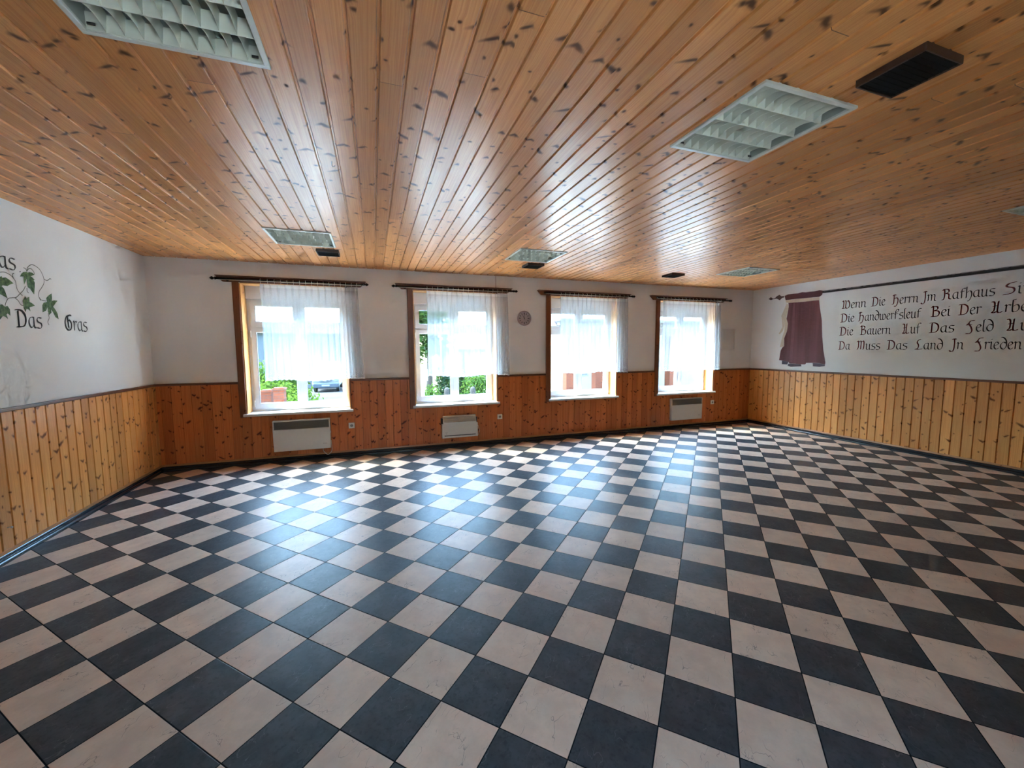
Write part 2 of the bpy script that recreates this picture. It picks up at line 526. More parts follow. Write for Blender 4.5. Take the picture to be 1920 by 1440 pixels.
def glass_material():
    t = NT('clear_window_glass')
    tr = t.n.new('ShaderNodeBsdfTransparent')
    n = t.noise(t.pos(), 3.0, 1)
    c = t.mix(n, (0.90, 0.93, 0.92), (0.93, 0.95, 0.94))
    t.put(tr.inputs[0], c)
    gl = t.n.new('ShaderNodeBsdfGlossy')
    gl.inputs['Roughness'].default_value = 0.02
    mx = t.n.new('ShaderNodeMixShader')
    mx.inputs[0].default_value = 0.035
    t.l.new(tr.outputs[0], mx.inputs[1])
    t.l.new(gl.outputs[0], mx.inputs[2])
    return t.finish(mx.outputs[0])
M['glass'] = glass_material()

# ------------------------------------------------------------------ floor, ceiling, walls
MB().box(XL - 0.3, XR + 0.3, YB - 0.3, D + 0.02, -0.05, 0.0).build('floor', M['floor'], kind='structure')

LAMPS = [(-0.680, 1.740), (2.015, 1.740), (5.610, 1.740), (-0.680, 4.912), (2.015, 4.912), (5.640, 4.912)]
LS = 0.30                                                    # half the recess of a lamp

def board_profile(a, b, w, phase, gap, depth, holes):
    """breakpoints (u, depth) of boards with tongue-and-groove gaps between a and b"""
    us = {round(a, 5): 0.0, round(b, 5): 0.0}
    k = math.floor((a - phase) / w)
    while phase + k * w < b:
        g = phase + k * w
        for du, dd in ((-gap * 0.5, 0.0), (-gap * 0.42, depth * 0.12), (-gap * 0.22, depth), (gap * 0.22, depth), (gap * 0.42, depth * 0.12), (gap * 0.5, 0.0)):
            if a < g + du < b:
                us[round(g + du, 5)] = dd
        k += 1
    ks = sorted(us)
    def at(u):
        for i in range(len(ks) - 1):
            if ks[i] <= u <= ks[i + 1]:
                f = (u - ks[i]) / max(1e-9, ks[i + 1] - ks[i])
                return us[ks[i]] * (1 - f) + us[ks[i + 1]] * f
        return 0.0
    for h in holes:
        if a < h < b:
            us[round(h, 5)] = at(h)
    ks = sorted(us)
    return [(u, us[u]) for u in ks]

def boards(place, a, b, w, phase, gap, depth, v0, v1, holes):
    """strip mesh; place(u, v, depth) -> point; holes = [(u0, u1, v0, v1)] left open"""
    prof = board_profile(a, b, w, phase, gap, depth, [h for q in holes for h in q[:2]])
    mb = MB()
    for (u0, d0), (u1, d1) in zip(prof, prof[1:]):
        um = (u0 + u1) / 2
        spans = [(v0, v1)]
        for h in holes:
            if h[0] < um < h[1]:
                nxt = []
                for s0, s1 in spans:
                    if h[2] > s0:
                        nxt.append((s0, min(s1, h[2])))
                    if h[3] < s1:
                        nxt.append((max(s0, h[3]), s1))
                spans = [q for q in nxt if q[1] - q[0] > 1e-6]
        for s0, s1 in spans:
            mb.add([place(u0, s0, d0), place(u1, s0, d1), place(u1, s1, d1), place(u0, s1, d0)], [(0, 1, 2, 3)])
    return mb

boards(lambda u, v, d: (u, v, H + d), XL, XR, 0.1155, -0.057, 0.020, 0.010, YB, D,
       [(x - LS, x + LS, y - LS, y + LS) for x, y in LAMPS]).build('ceiling', M['ceiling'], kind='structure', recalc=False)
MB().box(XL - 0.35, XR + 0.35, YB - 0.35, D + OUT, H + 0.16, H + 0.36).build('ceiling_slab', M['wall'], kind='structure')

# window wall: piers, band under and above the openings
wall_back = MB()
edges = [XL - 0.3] + [e for w in WIN for e in w] + [XR + 0.3]
for i in range(0, len(edges), 2):
    wall_back.box(edges[i], edges[i + 1], D, D + OUT, -1.0, H + 0.2)
for x0, x1 in WIN:
    wall_back.box(x0, x1, D, D + OUT, -1.0, WZ0 - 0.03)
    wall_back.box(x0, x1, D, D + OUT, WZ1 + 0.012, H + 0.2)
wb = wall_back.build('wall_back', M['wall_window'], kind='structure')
wlft = MB().box(XL - 0.3, XL, YB - 0.3, D, -0.05, H + 0.2).build('wall_left', M['wall'], kind='structure')
wrgt = MB().box(XR, XR + 0.3, YB - 0.3, D, -0.05, H + 0.2).build('wall_right', M['wall'], kind='structure')
wall_rear = MB()
edges = [XL] + [e for w in REAR_FILL for e in w] + [XR]
for i in range(0, len(edges), 2):
    wall_rear.box(edges[i], edges[i + 1], YB - 0.3, YB, -1.0, H + 0.2)
for x0, x1 in REAR_FILL:
    wall_rear.box(x0, x1, YB - 0.3, YB, -1.0, RZ0)
    wall_rear.box(x0, x1, YB - 0.3, YB, RZ1, H + 0.2)
wrer = wall_rear.build('wall_rear', M['wall'], kind='structure')

# tongue-and-groove wainscots, 18 mm proud of the walls
TP = 0.018
wh = [(x0 - 0.0, x1 + 0.0, WZ0 - 0.035, 9.0) for x0, x1 in WIN]
boards(lambda u, v, d: (u, D - TP + d, v), XL, XR, 0.1120, 1.607, 0.010, 0.006, 0.0, HW - 0.01, wh).build('wainscot', M['panel_back_shaded'], wb, recalc=False)
boards(lambda u, v, d: (XL + TP - d, u, v), YB, D, 0.1113, 4.125, 0.017, 0.012, 0.0, HW - 0.01, []).build('wainscot', M['panel_left'], wlft, recalc=False)
boards(lambda u, v, d: (XR - TP + d, u, v), YB, D, 0.1111, 2.666, 0.017, 0.012, 0.0, HW - 0.01, []).build('wainscot', M['panel_right'], wrgt, recalc=False)
boards(lambda u, v, d: (u, YB + TP - d, v), XL, XR, 0.1120, 1.607, 0.013, 0.008, 0.0, HW - 0.01, [(a, c, RZ0, 9.0) for a, c in REAR_FILL]).build('wainscot', M['panel_rear'], wrer, recalc=False)

# dark rail on top of the wainscots (interrupted by the window casings)
rail = MB()
segs = [XL] + [e for x0, x1 in WIN for e in (x0 - 0.08, x1 + 0.012)] + [XR]
for i in range(0, len(segs), 2):
    rail.box(segs[i], segs[i + 1], D - 0.030, D, HW - 0.030, HW)
rail.build('trim_1', M['rail'], bevel=0.006, kind='structure')
MB().box(XL, XL + 0.030, YB, D - 0.03, HW - 0.030, HW).build('trim_2', M['rail'], bevel=0.006, kind='structure')
MB().box(XR - 0.030, XR, YB, D - 0.03, HW - 0.030, HW).build('trim_3', M['rail'], bevel=0.006, kind='structure')

# black skirtings with a rounded foot and a thin pine strip above them
def skirting(name, place, a, b):
    prof = [(0.0, 0.062), (0.020, 0.062), (0.024, 0.056), (0.024, 0.034)]
    prof += [(0.024 + 0.022 * math.sin(t), 0.012 + 0.022 * math.cos(t)) for t in [i * math.pi / 16 for i in range(0, 9)]]
    prof += [(0.046, 0.0), (0.0, 0.0)]
    mb = MB()
    n = len(prof)
    mb.add([place(o, a, z) for o, z in prof] + [place(o, b, z) for o, z in prof],
           [(i, i + n, (i + 1) % n + n, (i + 1) % n) for i in range(n)] + [tuple(range(n)), tuple(range(2 * n - 1, n - 1, -1))])
    o = mb.build(name, M['skirting'], kind='structure', smooth=False)
    mb2 = MB()
    pr2 = [(0.0, 0.062), (0.024, 0.062), (0.026, 0.070), (0.022, 0.086), (0.018, 0.088), (0.0, 0.088)]
    n = len(pr2)
    mb2.add([place(q, a, z) for q, z in pr2] + [place(q, b, z) for q, z in pr2],
            [(i, i + n, (i + 1) % n + n, (i + 1) % n) for i in range(n)] + [tuple(range(n)), tuple(range(2 * n - 1, n - 1, -1))])
    mb2.build('pine_strip', M['strip'], o)
skirting('baseboard_left', lambda o, t, z: (XL + o, t, z), YB, D)
skirting('baseboard_right', lambda o, t, z: (XR - o, t, z), YB, D)
skirting('baseboard_back', lambda o, t, z: (t, D - o, z), XL, XR)
skirting('baseboard_rear', lambda o, t, z: (t, YB + o, z), XL, XR)

# ------------------------------------------------------------------ windows
def bar(mb, x0, x1, z0, z1, y0, y1):
    mb.box(x0, x1, y0, y1, z0, z1)

def window(i, x0, x1):
    w = setting('window_%d' % (i + 1))
    yf = D + 0.215                                            # room side of the frame
    c = (x0 + x1) / 2
    top = 2.325                                               # underside of the shutter box
    # pine lining of the reveal, casing boards on the wall, stone sill
    MB().box(x0 + 0.0005, x0 + 0.014, D - 0.018, yf + 0.06, WZ0, WZ1).box(x1 - 0.014, x1 - 0.0005, D - 0.018, yf + 0.06, WZ0, WZ1) \
        .box(x0 + 0.014, x1 - 0.014, D - 0.018, yf + 0.06, WZ1 - 0.002, WZ1 + 0.011).build('reveal_lining', M['lining'], w)
    MB().box(x0 - 0.080, x0 + 0.0004, D - 0.036, D - 0.0005, WZ0 - 0.05, WZ1 + 0.01).build('casing', M['casing'], w, bevel=0.005)
    MB().box(x1 - 0.0004, x1 + 0.012, D - 0.030, D - 0.0005, WZ0 - 0.03, WZ1 + 0.01).build('edge_strip', M['casing'], w, bevel=0.003)
    MB().box(x0 - 0.035, x1 + 0.035, D - 0.065, D - 0.0365, WZ0 - 0.035, WZ0).box(x0 + 0.001, x1 - 0.001, D - 0.0365, yf + 0.02, WZ0 - 0.029, WZ0) \
        .build('sill', M['sillstone'], w, bevel=0.004)
    MB().box(x0 + 0.016, x1 - 0.016, yf - 0.035, yf + 0.06, top, WZ1 - 0.003).build('shutter_box', M['pvc'], w, bevel=0.006)
    # outer frame with transom, and the four sashes
    f = MB()
    a, b = x0 + 0.015, x1 - 0.015
    zb, zt = WZ0 + 0.002, top - 0.002
    fy0, fy1 = yf, yf + 0.065
    bar(f, a, a + 0.05, zb, zt, fy0, fy1)
    bar(f, b - 0.05, b, zb, zt, fy0, fy1)
    bar(f, a + 0.05, b - 0.05, zb, zb + 0.055, fy0, fy1)
    bar(f, a + 0.05, b - 0.05, zt - 0.05, zt, fy0, fy1)
    bar(f, a + 0.05, b - 0.05, 1.905, 1.945, fy0, fy1)
    bar(f, c - 0.022, c + 0.022, 1.945, zt - 0.05, fy0, fy1)
    f.build('frame', M['pvc'], w, bevel=0.003)
    def sash(s0, s1, z0, z1, name, st=0.062):
        sy0, sy1 = yf - 0.018, yf + 0.050
        m = MB()
        bar(m, s0, s0 + st, z0, z1, sy0, sy1)
        bar(m, s1 - st, s1, z0, z1, sy0, sy1)
        bar(m, s0 + st, s1 - st, z0, z0 + st + 0.01, sy0, sy1)
        bar(m, s0 + st, s1 - st, z1 - st, z1, sy0, sy1)
        o = m.build(name, M['pvc'], w, bevel=0.004)
        g = MB()
        k = 0.006
        bar(g, s0 + st, s0 + st + k, z0 + st + 0.01, z1 - st, sy0 + 0.012, sy0 + 0.035)
        bar(g, s1 - st - k, s1 - st, z0 + st + 0.01, z1 - st, sy0 + 0.012, sy0 + 0.035)
        bar(g, s0 + st + k, s1 - st - k, z0 + st + 0.01, z0 + st + 0.01 + k, sy0 + 0.012, sy0 + 0.035)
        bar(g, s0 + st + k, s1 - st - k, z1 - st - k, z1 - st, sy0 + 0.012, sy0 + 0.035)
        g.build('gasket', M['rubber'], o)
        p = MB().box(s0 + st - 0.004, s1 - st + 0.004, sy0 + 0.022, sy0 + 0.026, z0 + st + 0.006, z1 - st + 0.004)
        p.build('pane', M['glass'], o)
        return o
    sash(a + 0.035, c - 0.012, 1.935, zt - 0.035, 'fanlight')
    sash(c + 0.012, b - 0.035, 1.935, zt - 0.035, 'fanlight')
    sl = sash(a + 0.035, c - 0.003, zb + 0.04, 1.915, 'sash')
    sr = sash(c + 0.003, b - 0.035, zb + 0.04, 1.915, 'sash')
    MB().box(c - 0.024, c + 0.024, yf - 0.028, yf - 0.018, zb + 0.06, 1.90).build('cover_strip', M['pvc'], sl, bevel=0.004)
    h = MB()
    h.box(c + 0.028, c + 0.052, yf - 0.027, yf - 0.018, 1.22, 1.29)
    h.tube([(c + 0.04, yf - 0.02, 1.265), (c + 0.04, yf - 0.055, 1.265), (c + 0.04, yf - 0.058, 1.25), (c + 0.04, yf - 0.058, 1.15)], 0.008, 8)
    h.build('handle', M['pvc'], sr)
    for z in (0.83, 1.83):
        for s, xx in ((sl, a + 0.034), (sr, b - 0.034)):
            MB().tube([(xx, yf - 0.022, z - 0.045), (xx, yf - 0.022, z + 0.045)], 0.009, 8).build('hinge', M['pvc'], s)
    return w
for i, (x0, x1) in enumerate(WIN):
    window(i, x0, x1)

def rear_fill_window(n, x0, x1):
    w = setting('window_%d' % n)  # added for fill light, no window is known behind the camera
    y0, y1 = YB - 0.20, YB - 0.14
    c = (x0 + x1) / 2
    f = MB()
    for a, b_ in ((x0, x0 + 0.07), (c - 0.05, c + 0.05), (x1 - 0.07, x1)):
        f.box(a, b_, y0, y1, RZ0, RZ1)
    for a, b_ in ((x0 + 0.07, c - 0.05), (c + 0.05, x1 - 0.07)):
        f.box(a, b_, y0, y1, RZ0, RZ0 + 0.07).box(a, b_, y0, y1, RZ1 - 0.07, RZ1)
    f.build('frame', M['pvc'], w)
    MB().box(x0 + 0.06, c - 0.04, y0 + 0.028, y0 + 0.032, RZ0 + 0.06, RZ1 - 0.06).build('pane', M['glass'], w)
    MB().box(c + 0.04, x1 - 0.06, y0 + 0.028, y0 + 0.032, RZ0 + 0.06, RZ1 - 0.06).build('pane', M['glass'], w)
    MB().box(x0 - 0.03, x1 + 0.03, y1, YB + 0.05, RZ0 - 0.03, RZ0).build('sill', M['sillstone'], w)
for i, (x0, x1) in enumerate(REAR_FILL):
    rear_fill_window(5 + i, x0, x1)

# ------------------------------------------------------------------ curtain cornices with rods, and the sheer curtains
# (plank top x0, x1, plank bottom x0, x1, left finial tip, right finial tip, curtain x0, x1)
CUR = [(-1.945, -0.075, -1.864, -0.150, -2.006, -0.030, -1.430, -0.185),
       (0.350, 2.210, 0.440, 2.132, 0.290, 2.306, 0.806, 2.125),
       (2.684, 4.530, 2.753, 4.480, None, 4.620, 3.085, 4.462),
       (4.992, 6.830, 5.067, 6.742, None, 6.952, 5.240, 6.662)]
PLACE = ['first window from the left', 'second window from the left', 'third window from the left', 'fourth window, nearest the right corner']
LOOKC = ['dark brown curtain cornice with turned finials at both ends, over the first window from the left',
         'dark brown curtain cornice with turned finials at both ends, over the window left of the clock',
         'dark brown curtain cornice without a left finial, over the window right of the clock',
         'dark brown curtain cornice over the last window, nearest the right corner']
LOOKS = ['white sheer lace-edged curtain over the first window from the left',
         'white sheer lace-edged curtain over the window just left of the clock',
         'white sheer lace-edged curtain over the window just right of the clock',
         'white sheer lace-edged curtain over the last window, nearest the right corner']

def cornice(i, t0, t1, b0, b1, f0, f1, c0, c1):
    cx = (t0 + t1) / 2
    r = thing('curtain_cornice', LOOKC[i], 'curtain rod', (cx, D, 2.505), 'curtain cornices over the windows')
    L = lambda x: x - cx
    MB().prism([(L(t0), 0.082), (L(t1), 0.082), (L(t1) - 0.004, 0.064), (L(b1), 0.008), (L(b0), 0.008), (L(t0) + 0.004, 0.064)], 'y', -0.040, -0.0365) \
        .prism([(L(t0), 0.082), (L(t1), 0.082), (L(b1), 0.012), (L(b0), 0.012)], 'y', -0.0365, -0.001).build('back_board', M['cornice'], r, bevel=0.003)
    MB().box(L(t0) - 0.004, L(t1) + 0.004, -0.075, -0.001, 0.082, 0.092).build('top_lip', M['cornice'], r, bevel=0.003)
    zr, yr = 0.046, -0.078
    rod0, rod1 = (f0 + 0.075 if f0 is not None else t0 + 0.10), f1 - 0.075
    rod = MB().tube([(L(rod0), yr, zr), (L(rod1), yr, zr)], 0.014, 12).build('rod', M['rod'], r, smooth=True)
    fin = [(0.012, 0.0), (0.020, 0.004), (0.020, 0.012), (0.010, 0.018), (0.010, 0.026), (0.019, 0.036), (0.022, 0.046), (0.015, 0.060), (0.006, 0.070), (0.001, 0.076)]
    MB().lathe(fin, 'x', 14, (L(rod1), yr, zr)).build('finial', M['rod'], r, smooth=True)
    if f0 is not None:
        MB().lathe([(a, -h) for a, h in fin], 'x', 14, (L(rod0), yr, zr)).build('finial', M['rod'], r, smooth=True)
    for x in (rod0 + 0.12, rod1 - 0.12):
        MB().tube([(L(x), -0.038, zr - 0.012), (L(x), yr, zr - 0.012)], 0.008, 8).box(L(x) - 0.012, L(x) + 0.012, -0.044, -0.038, zr - 0.03, zr + 0.01) \
            .build('bracket', M['rod'], r)
    MB().box(L(rod0) + 0.03, L(rod1) - 0.03, yr - 0.005, yr + 0.005, zr - 0.019, zr - 0.0142).build('glide_rail', M['brass'], r)
    n = 17
    for k in range(n):
        x = c0 + 0.01 + (c1 - c0 - 0.02) * (k / (n - 1)) ** (1.0 if i != 0 else 0.96)
        g = MB()
        ring = [(L(x), yr + 0.0175 * math.cos(t), zr + 0.0175 * math.sin(t)) for t in [2 * math.pi * q / 12 for q in range(13)]]
        g.tube(ring, 0.0022, 5, cap=False)
        g.tube([(L(x), yr, zr - 0.018), (L(x), yr, -0.002)], 0.002, 5)
        g.build('curtain_ring', M['brass'], r)
    return r
for i, cdata in enumerate(CUR):
    cornice(i, *cdata)

def curtain(i, c0, c1):
    z_top, z_bot = 2.498, 1.162
    hgt = z_top - z_bot
    y0 = D - 0.080
    rnd = random.Random(11 + i)
    W = c1 - c0
    nx, nz = 300, 46
    # a fold every 7 to 11 cm, closer together at the right end
    knots = [0.0]
    while knots[-1] < 1.0:
        s = rnd.uniform(0.055, 0.085) * (0.55 if knots[-1] > 0.82 else 1.0)
        knots.append(knots[-1] + s)
    knots = [k / knots[-1] for k in knots]
    amp = [rnd.uniform(0.6, 1.25) for _ in knots]
    drift = [rnd.uniform(-0.022, 0.022) for _ in knots]
    def fold(u):
        for k in range(len(knots) - 1):
            if knots[k] <= u <= knots[k + 1]:
                f = (u - knots[k]) / (knots[k + 1] - knots[k])
                a = amp[k] * (1 - f) + amp[k + 1] * f
                d = drift[k] * (1 - f) + drift[k + 1] * f
                return f, a, d, k
        return 0, 1, 0, 0
    mb = MB()
    vs = []
    for a in range(nz + 1):
        h = a / nz                                            # 0 at the hem
        t = 1 - h
        for b in range(nx + 1):
            u = b / nx
            f, am, dr, k = fold(u)
            pinch = math.exp(-((h - 1.0) / 0.16) ** 2)
            s = math.sin(2 * math.pi * f)
            wave = (1 - pinch) * s * 0.019 * am * (0.55 + 0.65 * t)
            pl = max(0.0, 1 - abs(f - 0.5) / 0.16)              # pinch pleat below each hook
            wave -= pinch * pl * 0.022
            x = u * W + dr * t * (1.0 if 0.02 < u < 0.98 else 0.3)
            x += (0.045 * t ** 1.3 * max(0.0, (u - 0.8) / 0.2) if i == 0 else 0.022 * t * max(0.0, (u - 0.8) / 0.2))
            x += 0.010 * (1 - pinch) * math.cos(4 * math.pi * f) * 0.4
            sc = 0.010 * abs(math.sin(math.pi * u * W / 0.062))   # scalloped hem
            z = h * hgt + (sc if a == 0 else sc * max(0, 1 - h * 12))
            z += (0.014 * math.sin(u * 9.0 + i) * t)
            vs.append((x, min(wave, 0.032), z))
    fs = [(a * (nx + 1) + b, a * (nx + 1) + b + 1, (a + 1) * (nx + 1) + b + 1, (a + 1) * (nx + 1) + b) for a in range(nz) for b in range(nx)]
    mb.add(vs, fs)
    o = mb.build('sheer_curtain', M['sheer'], smooth=True, recalc=False)
    o.location = (c0, y0, z_bot)
    tag(o, LOOKS[i], 'curtain', 'sheer curtains at the windows')
for i, cdata in enumerate(CUR):
    curtain(i, cdata[6], cdata[7])

# ------------------------------------------------------------------ ceiling lamps (recessed, unlit) and air vents
def lamp(label):
    r = thing('ceiling_lamp', label, 'ceiling light', (0, 0, H), 'square louvred ceiling lamps')
    o, q = 0.310, 0.288
    z0, z1 = -0.012, 0.004
    fr = MB()
    fr.box(-o, o, -o, -q, z0, z1).box(-o, o, q, o, z0, z1).box(-o, -q, -q, q, z0, z1).box(q, o, -q, q, z0, z1)
    fr.build('frame', M['lamp_frame'], r, bevel=0.003)
    tr = MB()
    hh = 0.11
    k = 0.290
    tr.box(-k, k, -k, k, hh, hh + 0.004)
    for s in (-1, 1):
        tr.box(s * k - 0.002, s * k + 0.002, -k, k, 0.0, hh)
        tr.box(-k, k, s * k - 0.002, s * k + 0.002, 0.0, hh)
    tr.build('tray', M['lamp_tray'], r)
    pitch = 2 * q / 4
    for j in range(4):
        y = -q + pitch * (j + 0.5)
        MB().tube([(-0.27, y, 0.085), (0.27, y, 0.085)], 0.013, 10).build('fluorescent_tube', M['tube'], r, smooth=True)
        # parabolic side reflectors of this lamp row
    lv = MB()
    for j in range(5):                                       # long dividers, wedge shaped
        y = -q + pitch * j
        w = 0.010 if 0 < j < 4 else 0.006
        lv.prism([(y - 0.0012, -0.006), (y + 0.0012, -0.006), (y + w, 0.055), (y - w, 0.055)], 'x', -q, q)
    cb = lv
    n = 10
    for i in range(1, n):                                    # cross blades with a V section, dipping between the dividers
        x = -q + 2 * q * i / n
        for j in range(4):
            ya, yb = -q + pitch * j + 0.002, -q + pitch * (j + 1) - 0.002
            m = 6
            vs, fs = [], []
            for t in range(m + 1):
                y = ya + (yb - ya) * t / m
                dip = 0.015 * math.sin(math.pi * t / m)
                vs += [(x - 0.0010, y, -0.004 + dip), (x + 0.0010, y, -0.004 + dip), (x + 0.0075, y, 0.062), (x - 0.0075, y, 0.062)]
            for t in range(m):
                for e in range(4):
                    p, p2 = t * 4 + e, t * 4 + (e + 1) % 4
                    fs.append((p, p2, p2 + 4, p + 4))
            fs += [(3, 2, 1, 0), (m * 4, m * 4 + 1, m * 4 + 2, m * 4 + 3)]
            cb.add(vs, fs)
    cb.build('louvre', M['louvre'], r)
    for x, y in ((-0.262, 0.262), (0.262, 0.262)):
        MB().box(x - 0.012, x + 0.012, y - 0.002, y + 0.003, -0.002, 0.006).build('clip', M['darkslot'], r)
    return r
LAMP_LABEL = ['large louvred ceiling lamp cut by the top left edge of the photo',
              'louvred square ceiling lamp right of centre, beside the large black vent',
              'louvred ceiling lamp cut by the right edge of the photo',
              'louvred ceiling lamp near the first window from the left',
              'louvred ceiling lamp above the clock, near the window wall',
              'louvred ceiling lamp in the far right, nearest the right corner of the window wall']
lamp0 = lamp(LAMP_LABEL[0])
for i, (x, y) in enumerate(LAMPS):
    o = lamp0 if i == 0 else copy_tree(lamp0)
    o.location = (x, y, H)
    o['label'] = LAMP_LABEL[i]

def vent(label):
    r = thing('ceiling_vent', label, 'air vent', (0, 0, H), 'dark square ceiling vents')
    a, b, z = 0.125, 0.117, -0.032
    f = MB()
    f.box(-a, a, -a, -b, z, 0.006).box(-a, a, b, a, z, 0.006).box(-a, -b, -b, b, z, 0.006).box(b, a, -b, b, z, 0.006)
    f.build('frame', M['vent_frame'], r, bevel=0.003)
    MB().box(-b, b, -b, b, -0.026, 0.004).build('mesh_plate', M['vent_dark'], r)
    n = 10
    for k in range(n):
        y = -b + 2 * b * (k + 0.5) / n
        s = MB().prism([(y - 0.003, -0.0285), (y + 0.003, -0.0285), (y + 0.004, -0.0255), (y - 0.004, -0.0255)], 'x', -b, b)
        s.build('slat', M['vent_dark'], r)
    return r
VENTS = [((2.225, 1.185), 'large black ceiling vent nearest the camera, at the top right'),
         ((-0.480, 5.490), 'small dark ceiling vent before the first window from the left'),
         ((2.205, 5.450), 'small dark ceiling vent above the clock'),
         ((4.680, 5.460), 'small dark ceiling vent in front of the two right-hand windows')]
vent0 = vent(VENTS[0][1])
for i, ((x, y), lb) in enumerate(VENTS):
    o = vent0 if i == 0 else copy_tree(vent0)
    o.location = (x, y, H)
    o['label'] = lb

hk = MB()
hk.tube([(0, 0, 0.004), (0, 0, -0.022)] + [(0.008 - 0.008 * math.cos(t), 0, -0.022 - 0.008 * math.sin(t)) for t in [math.pi * q / 8 for q in range(1, 9)]], 0.002, 6)
o = hk.build('ceiling_hook', M['metal'], smooth=True)
o.location = (-0.21, 2.904, H)
tag(o, 'small metal hook screwed into the ceiling boards left of centre', 'hook')

wr = MB().tube([(0, 0, 0.004), (0.001, 0.003, -0.07), (-0.001, 0.0, -0.14), (0, 0.0, -0.192)], 0.0035, 6)
o = wr.build('wire', M['wire'], smooth=True)
o.location = (1.945, D - 0.006, H)
tag(o, 'thin brown wire running from the ceiling down to the second curtain cornice', 'cable')

# ------------------------------------------------------------------ heaters, sockets, clock, wall hatch
def panel_heater(label, x0, x1, z0, z1, cord):
    cx = (x0 + x1) / 2
    w, h = (x1 - x0) / 2, z1 - z0
    r = thing('convector_heater', label, 'heater', (cx, D, z0), 'white panel heaters under the windows')
    yb, yf = -0.030, -0.092
    MB().box(-w, w, yf, yb, 0, h - 0.130).box(-w, -w + 0.012, yf, yb, h - 0.130, h - 0.012).box(w - 0.012, w, yf, yb, h - 0.130, h - 0.012) \
        .box(-w, w, yf, yb, h - 0.012, h).box(-w + 0.012, w - 0.012, yb - 0.012, yb, h - 0.13, h - 0.012).build('casing', M['heater'], r, bevel=0.005)
    g = MB()
    n = 7
    for k in range(n):
        z = h - 0.126 + 0.112 * (k + 0.5) / n
        g.prism([(yf + 0.001, z - 0.006), (yf + 0.003, z - 0.0075), (yf + 0.022, z + 0.006), (yf + 0.020, z + 0.0075)], 'x', -w + 0.012, w - 0.012)
    g.build('outlet_grille', M['grille'], r)
    for bx in (-w * 0.6, w * 0.6 - 0.04):
        MB().box(bx, bx + 0.04, yb, -TP + 0.001, 0.05, h - 0.08).build('wall_bracket', M['bracket'], r)
    nm = MB()
    for k in range(5):
        nm.box(w * 0.74 + 0.011 * k, w * 0.74 + 0.011 * k + 0.007, yf - 0.0008, yf + 0.001, 0.072 + (0.002 if k % 2 else 0), 0.081)
    nm.build('printed_mark', M['socket_in'], r)
    MB().box(w, w + 0.010, yf + 0.02, yf + 0.045, h * 0.5, h * 0.5 + 0.028).build('switch_knob', M['heater'], r, bevel=0.002)
    if cord:
        pts = smooth_line([(w - 0.105, -0.060, 0.006), (w - 0.100, -0.060, -0.045), (w - 0.045, -0.062, -0.100), (w + 0.006, -0.058, -0.060), (w + 0.012, -0.045, 0.01), (w + 0.004, -0.026, 0.10)], 8)
        MB().tube(pts, 0.0042, 8).build('cord', M['cord'], r, smooth=True)
    return r
panel_heater('white panel heater with a hanging cord under the first window from the left', -1.372, -0.638, 0.162, 0.604, True)
panel_heater('plain white panel heater without visible cord under the last window on the right', 5.510, 6.262, 0.175, 0.606, False)

def slim_heater():
    x0, x1, z0, z1 = 1.000, 1.580, 0.178, 0.530
    cx, w, h = (x0 + x1) / 2, (x1 - x0) / 2, z1 - z0
    r = thing('slim_heater', 'smaller white heater with slanted metal top grille, under the second window from the left', 'heater', (cx, D, z0))
    yb, yf = -0.045, -0.125
    # body: vertical front, slanted outlet on top, sides
    prof = [(yb, 0.0), (yf, 0.0), (yf, h - 0.095), (yb - 0.012, h), (yb, h)]
    MB().prism([(yb, 0.0), (yf, 0.0), (yf, h - 0.100), (yf + 0.004, h - 0.096), (yb - 0.030, h - 0.014), (yb - 0.012, h), (yb, h)], 'x', -w + 0.02, w - 0.02).build('casing', M['heater'], r, bevel=0.003)
    for bx in (-w, w - 0.02):
        MB().prism([(yb, 0.0), (yf - 0.004, 0.0), (yf - 0.004, h - 0.125), (yb, h - 0.125)], 'x', bx, bx + 0.02).build('side_cheek', M['heater'], r, bevel=0.003)
    for bx in (-w - 0.004, w - 0.019):
        MB().box(bx, bx + 0.023, yb - 0.03, -TP, h - 0.124, h - 0.04).build('wall_bracket', M['bracket'], r)
    # slanted grille
    a, b = Vector((yf + 0.004, h - 0.096)), Vector((yb - 0.030, h - 0.014))
    t = (b - a)
    nrm = Vector((-t.y, t.x)).normalized()
    if nrm.x > 0:
        nrm = -nrm
    g = MB()
    nb = 8
    for k in range(nb):
        f0, f1 = 0.04 + 0.92 * k / nb, 0.04 + 0.92 * (k + 0.55) / nb
        if k == 4:
            continue
        p0, p1 = a + t * f0, a + t * f1
        q0, q1 = p0 + nrm * 0.005, p1 + nrm * 0.005
        g.prism([tuple(p0), tuple(p1), tuple(q1), tuple(q0)], 'x', -w + 0.032, w - 0.032)
    g.build('outlet_grille', M['metal'], r)
    MB().box(-w + 0.035, w - 0.035, yf - 0.0015, yf + 0.004, 0.030, 0.044).build('inlet_slot', M['darkslot'], r)
    nm = MB().box(-w + 0.045, -w + 0.085, yf - 0.001, yf + 0.001, 0.086, 0.090).box(-w + 0.060, -w + 0.070, yf - 0.001, yf + 0.001, 0.064, 0.074)
    nm.build('printed_mark', M['socket_in'], r)
    pts = smooth_line([(w - 0.01, -0.05, 0.02), (w + 0.022, -0.055, 0.006), (w + 0.048, -0.055, 0.07), (w + 0.028, -0.05, 0.15), (w - 0.005, -0.04, 0.21)], 8)
    MB().tube(pts, 0.003, 8).build('cord', M['cord'], r, smooth=True)
slim_heater()

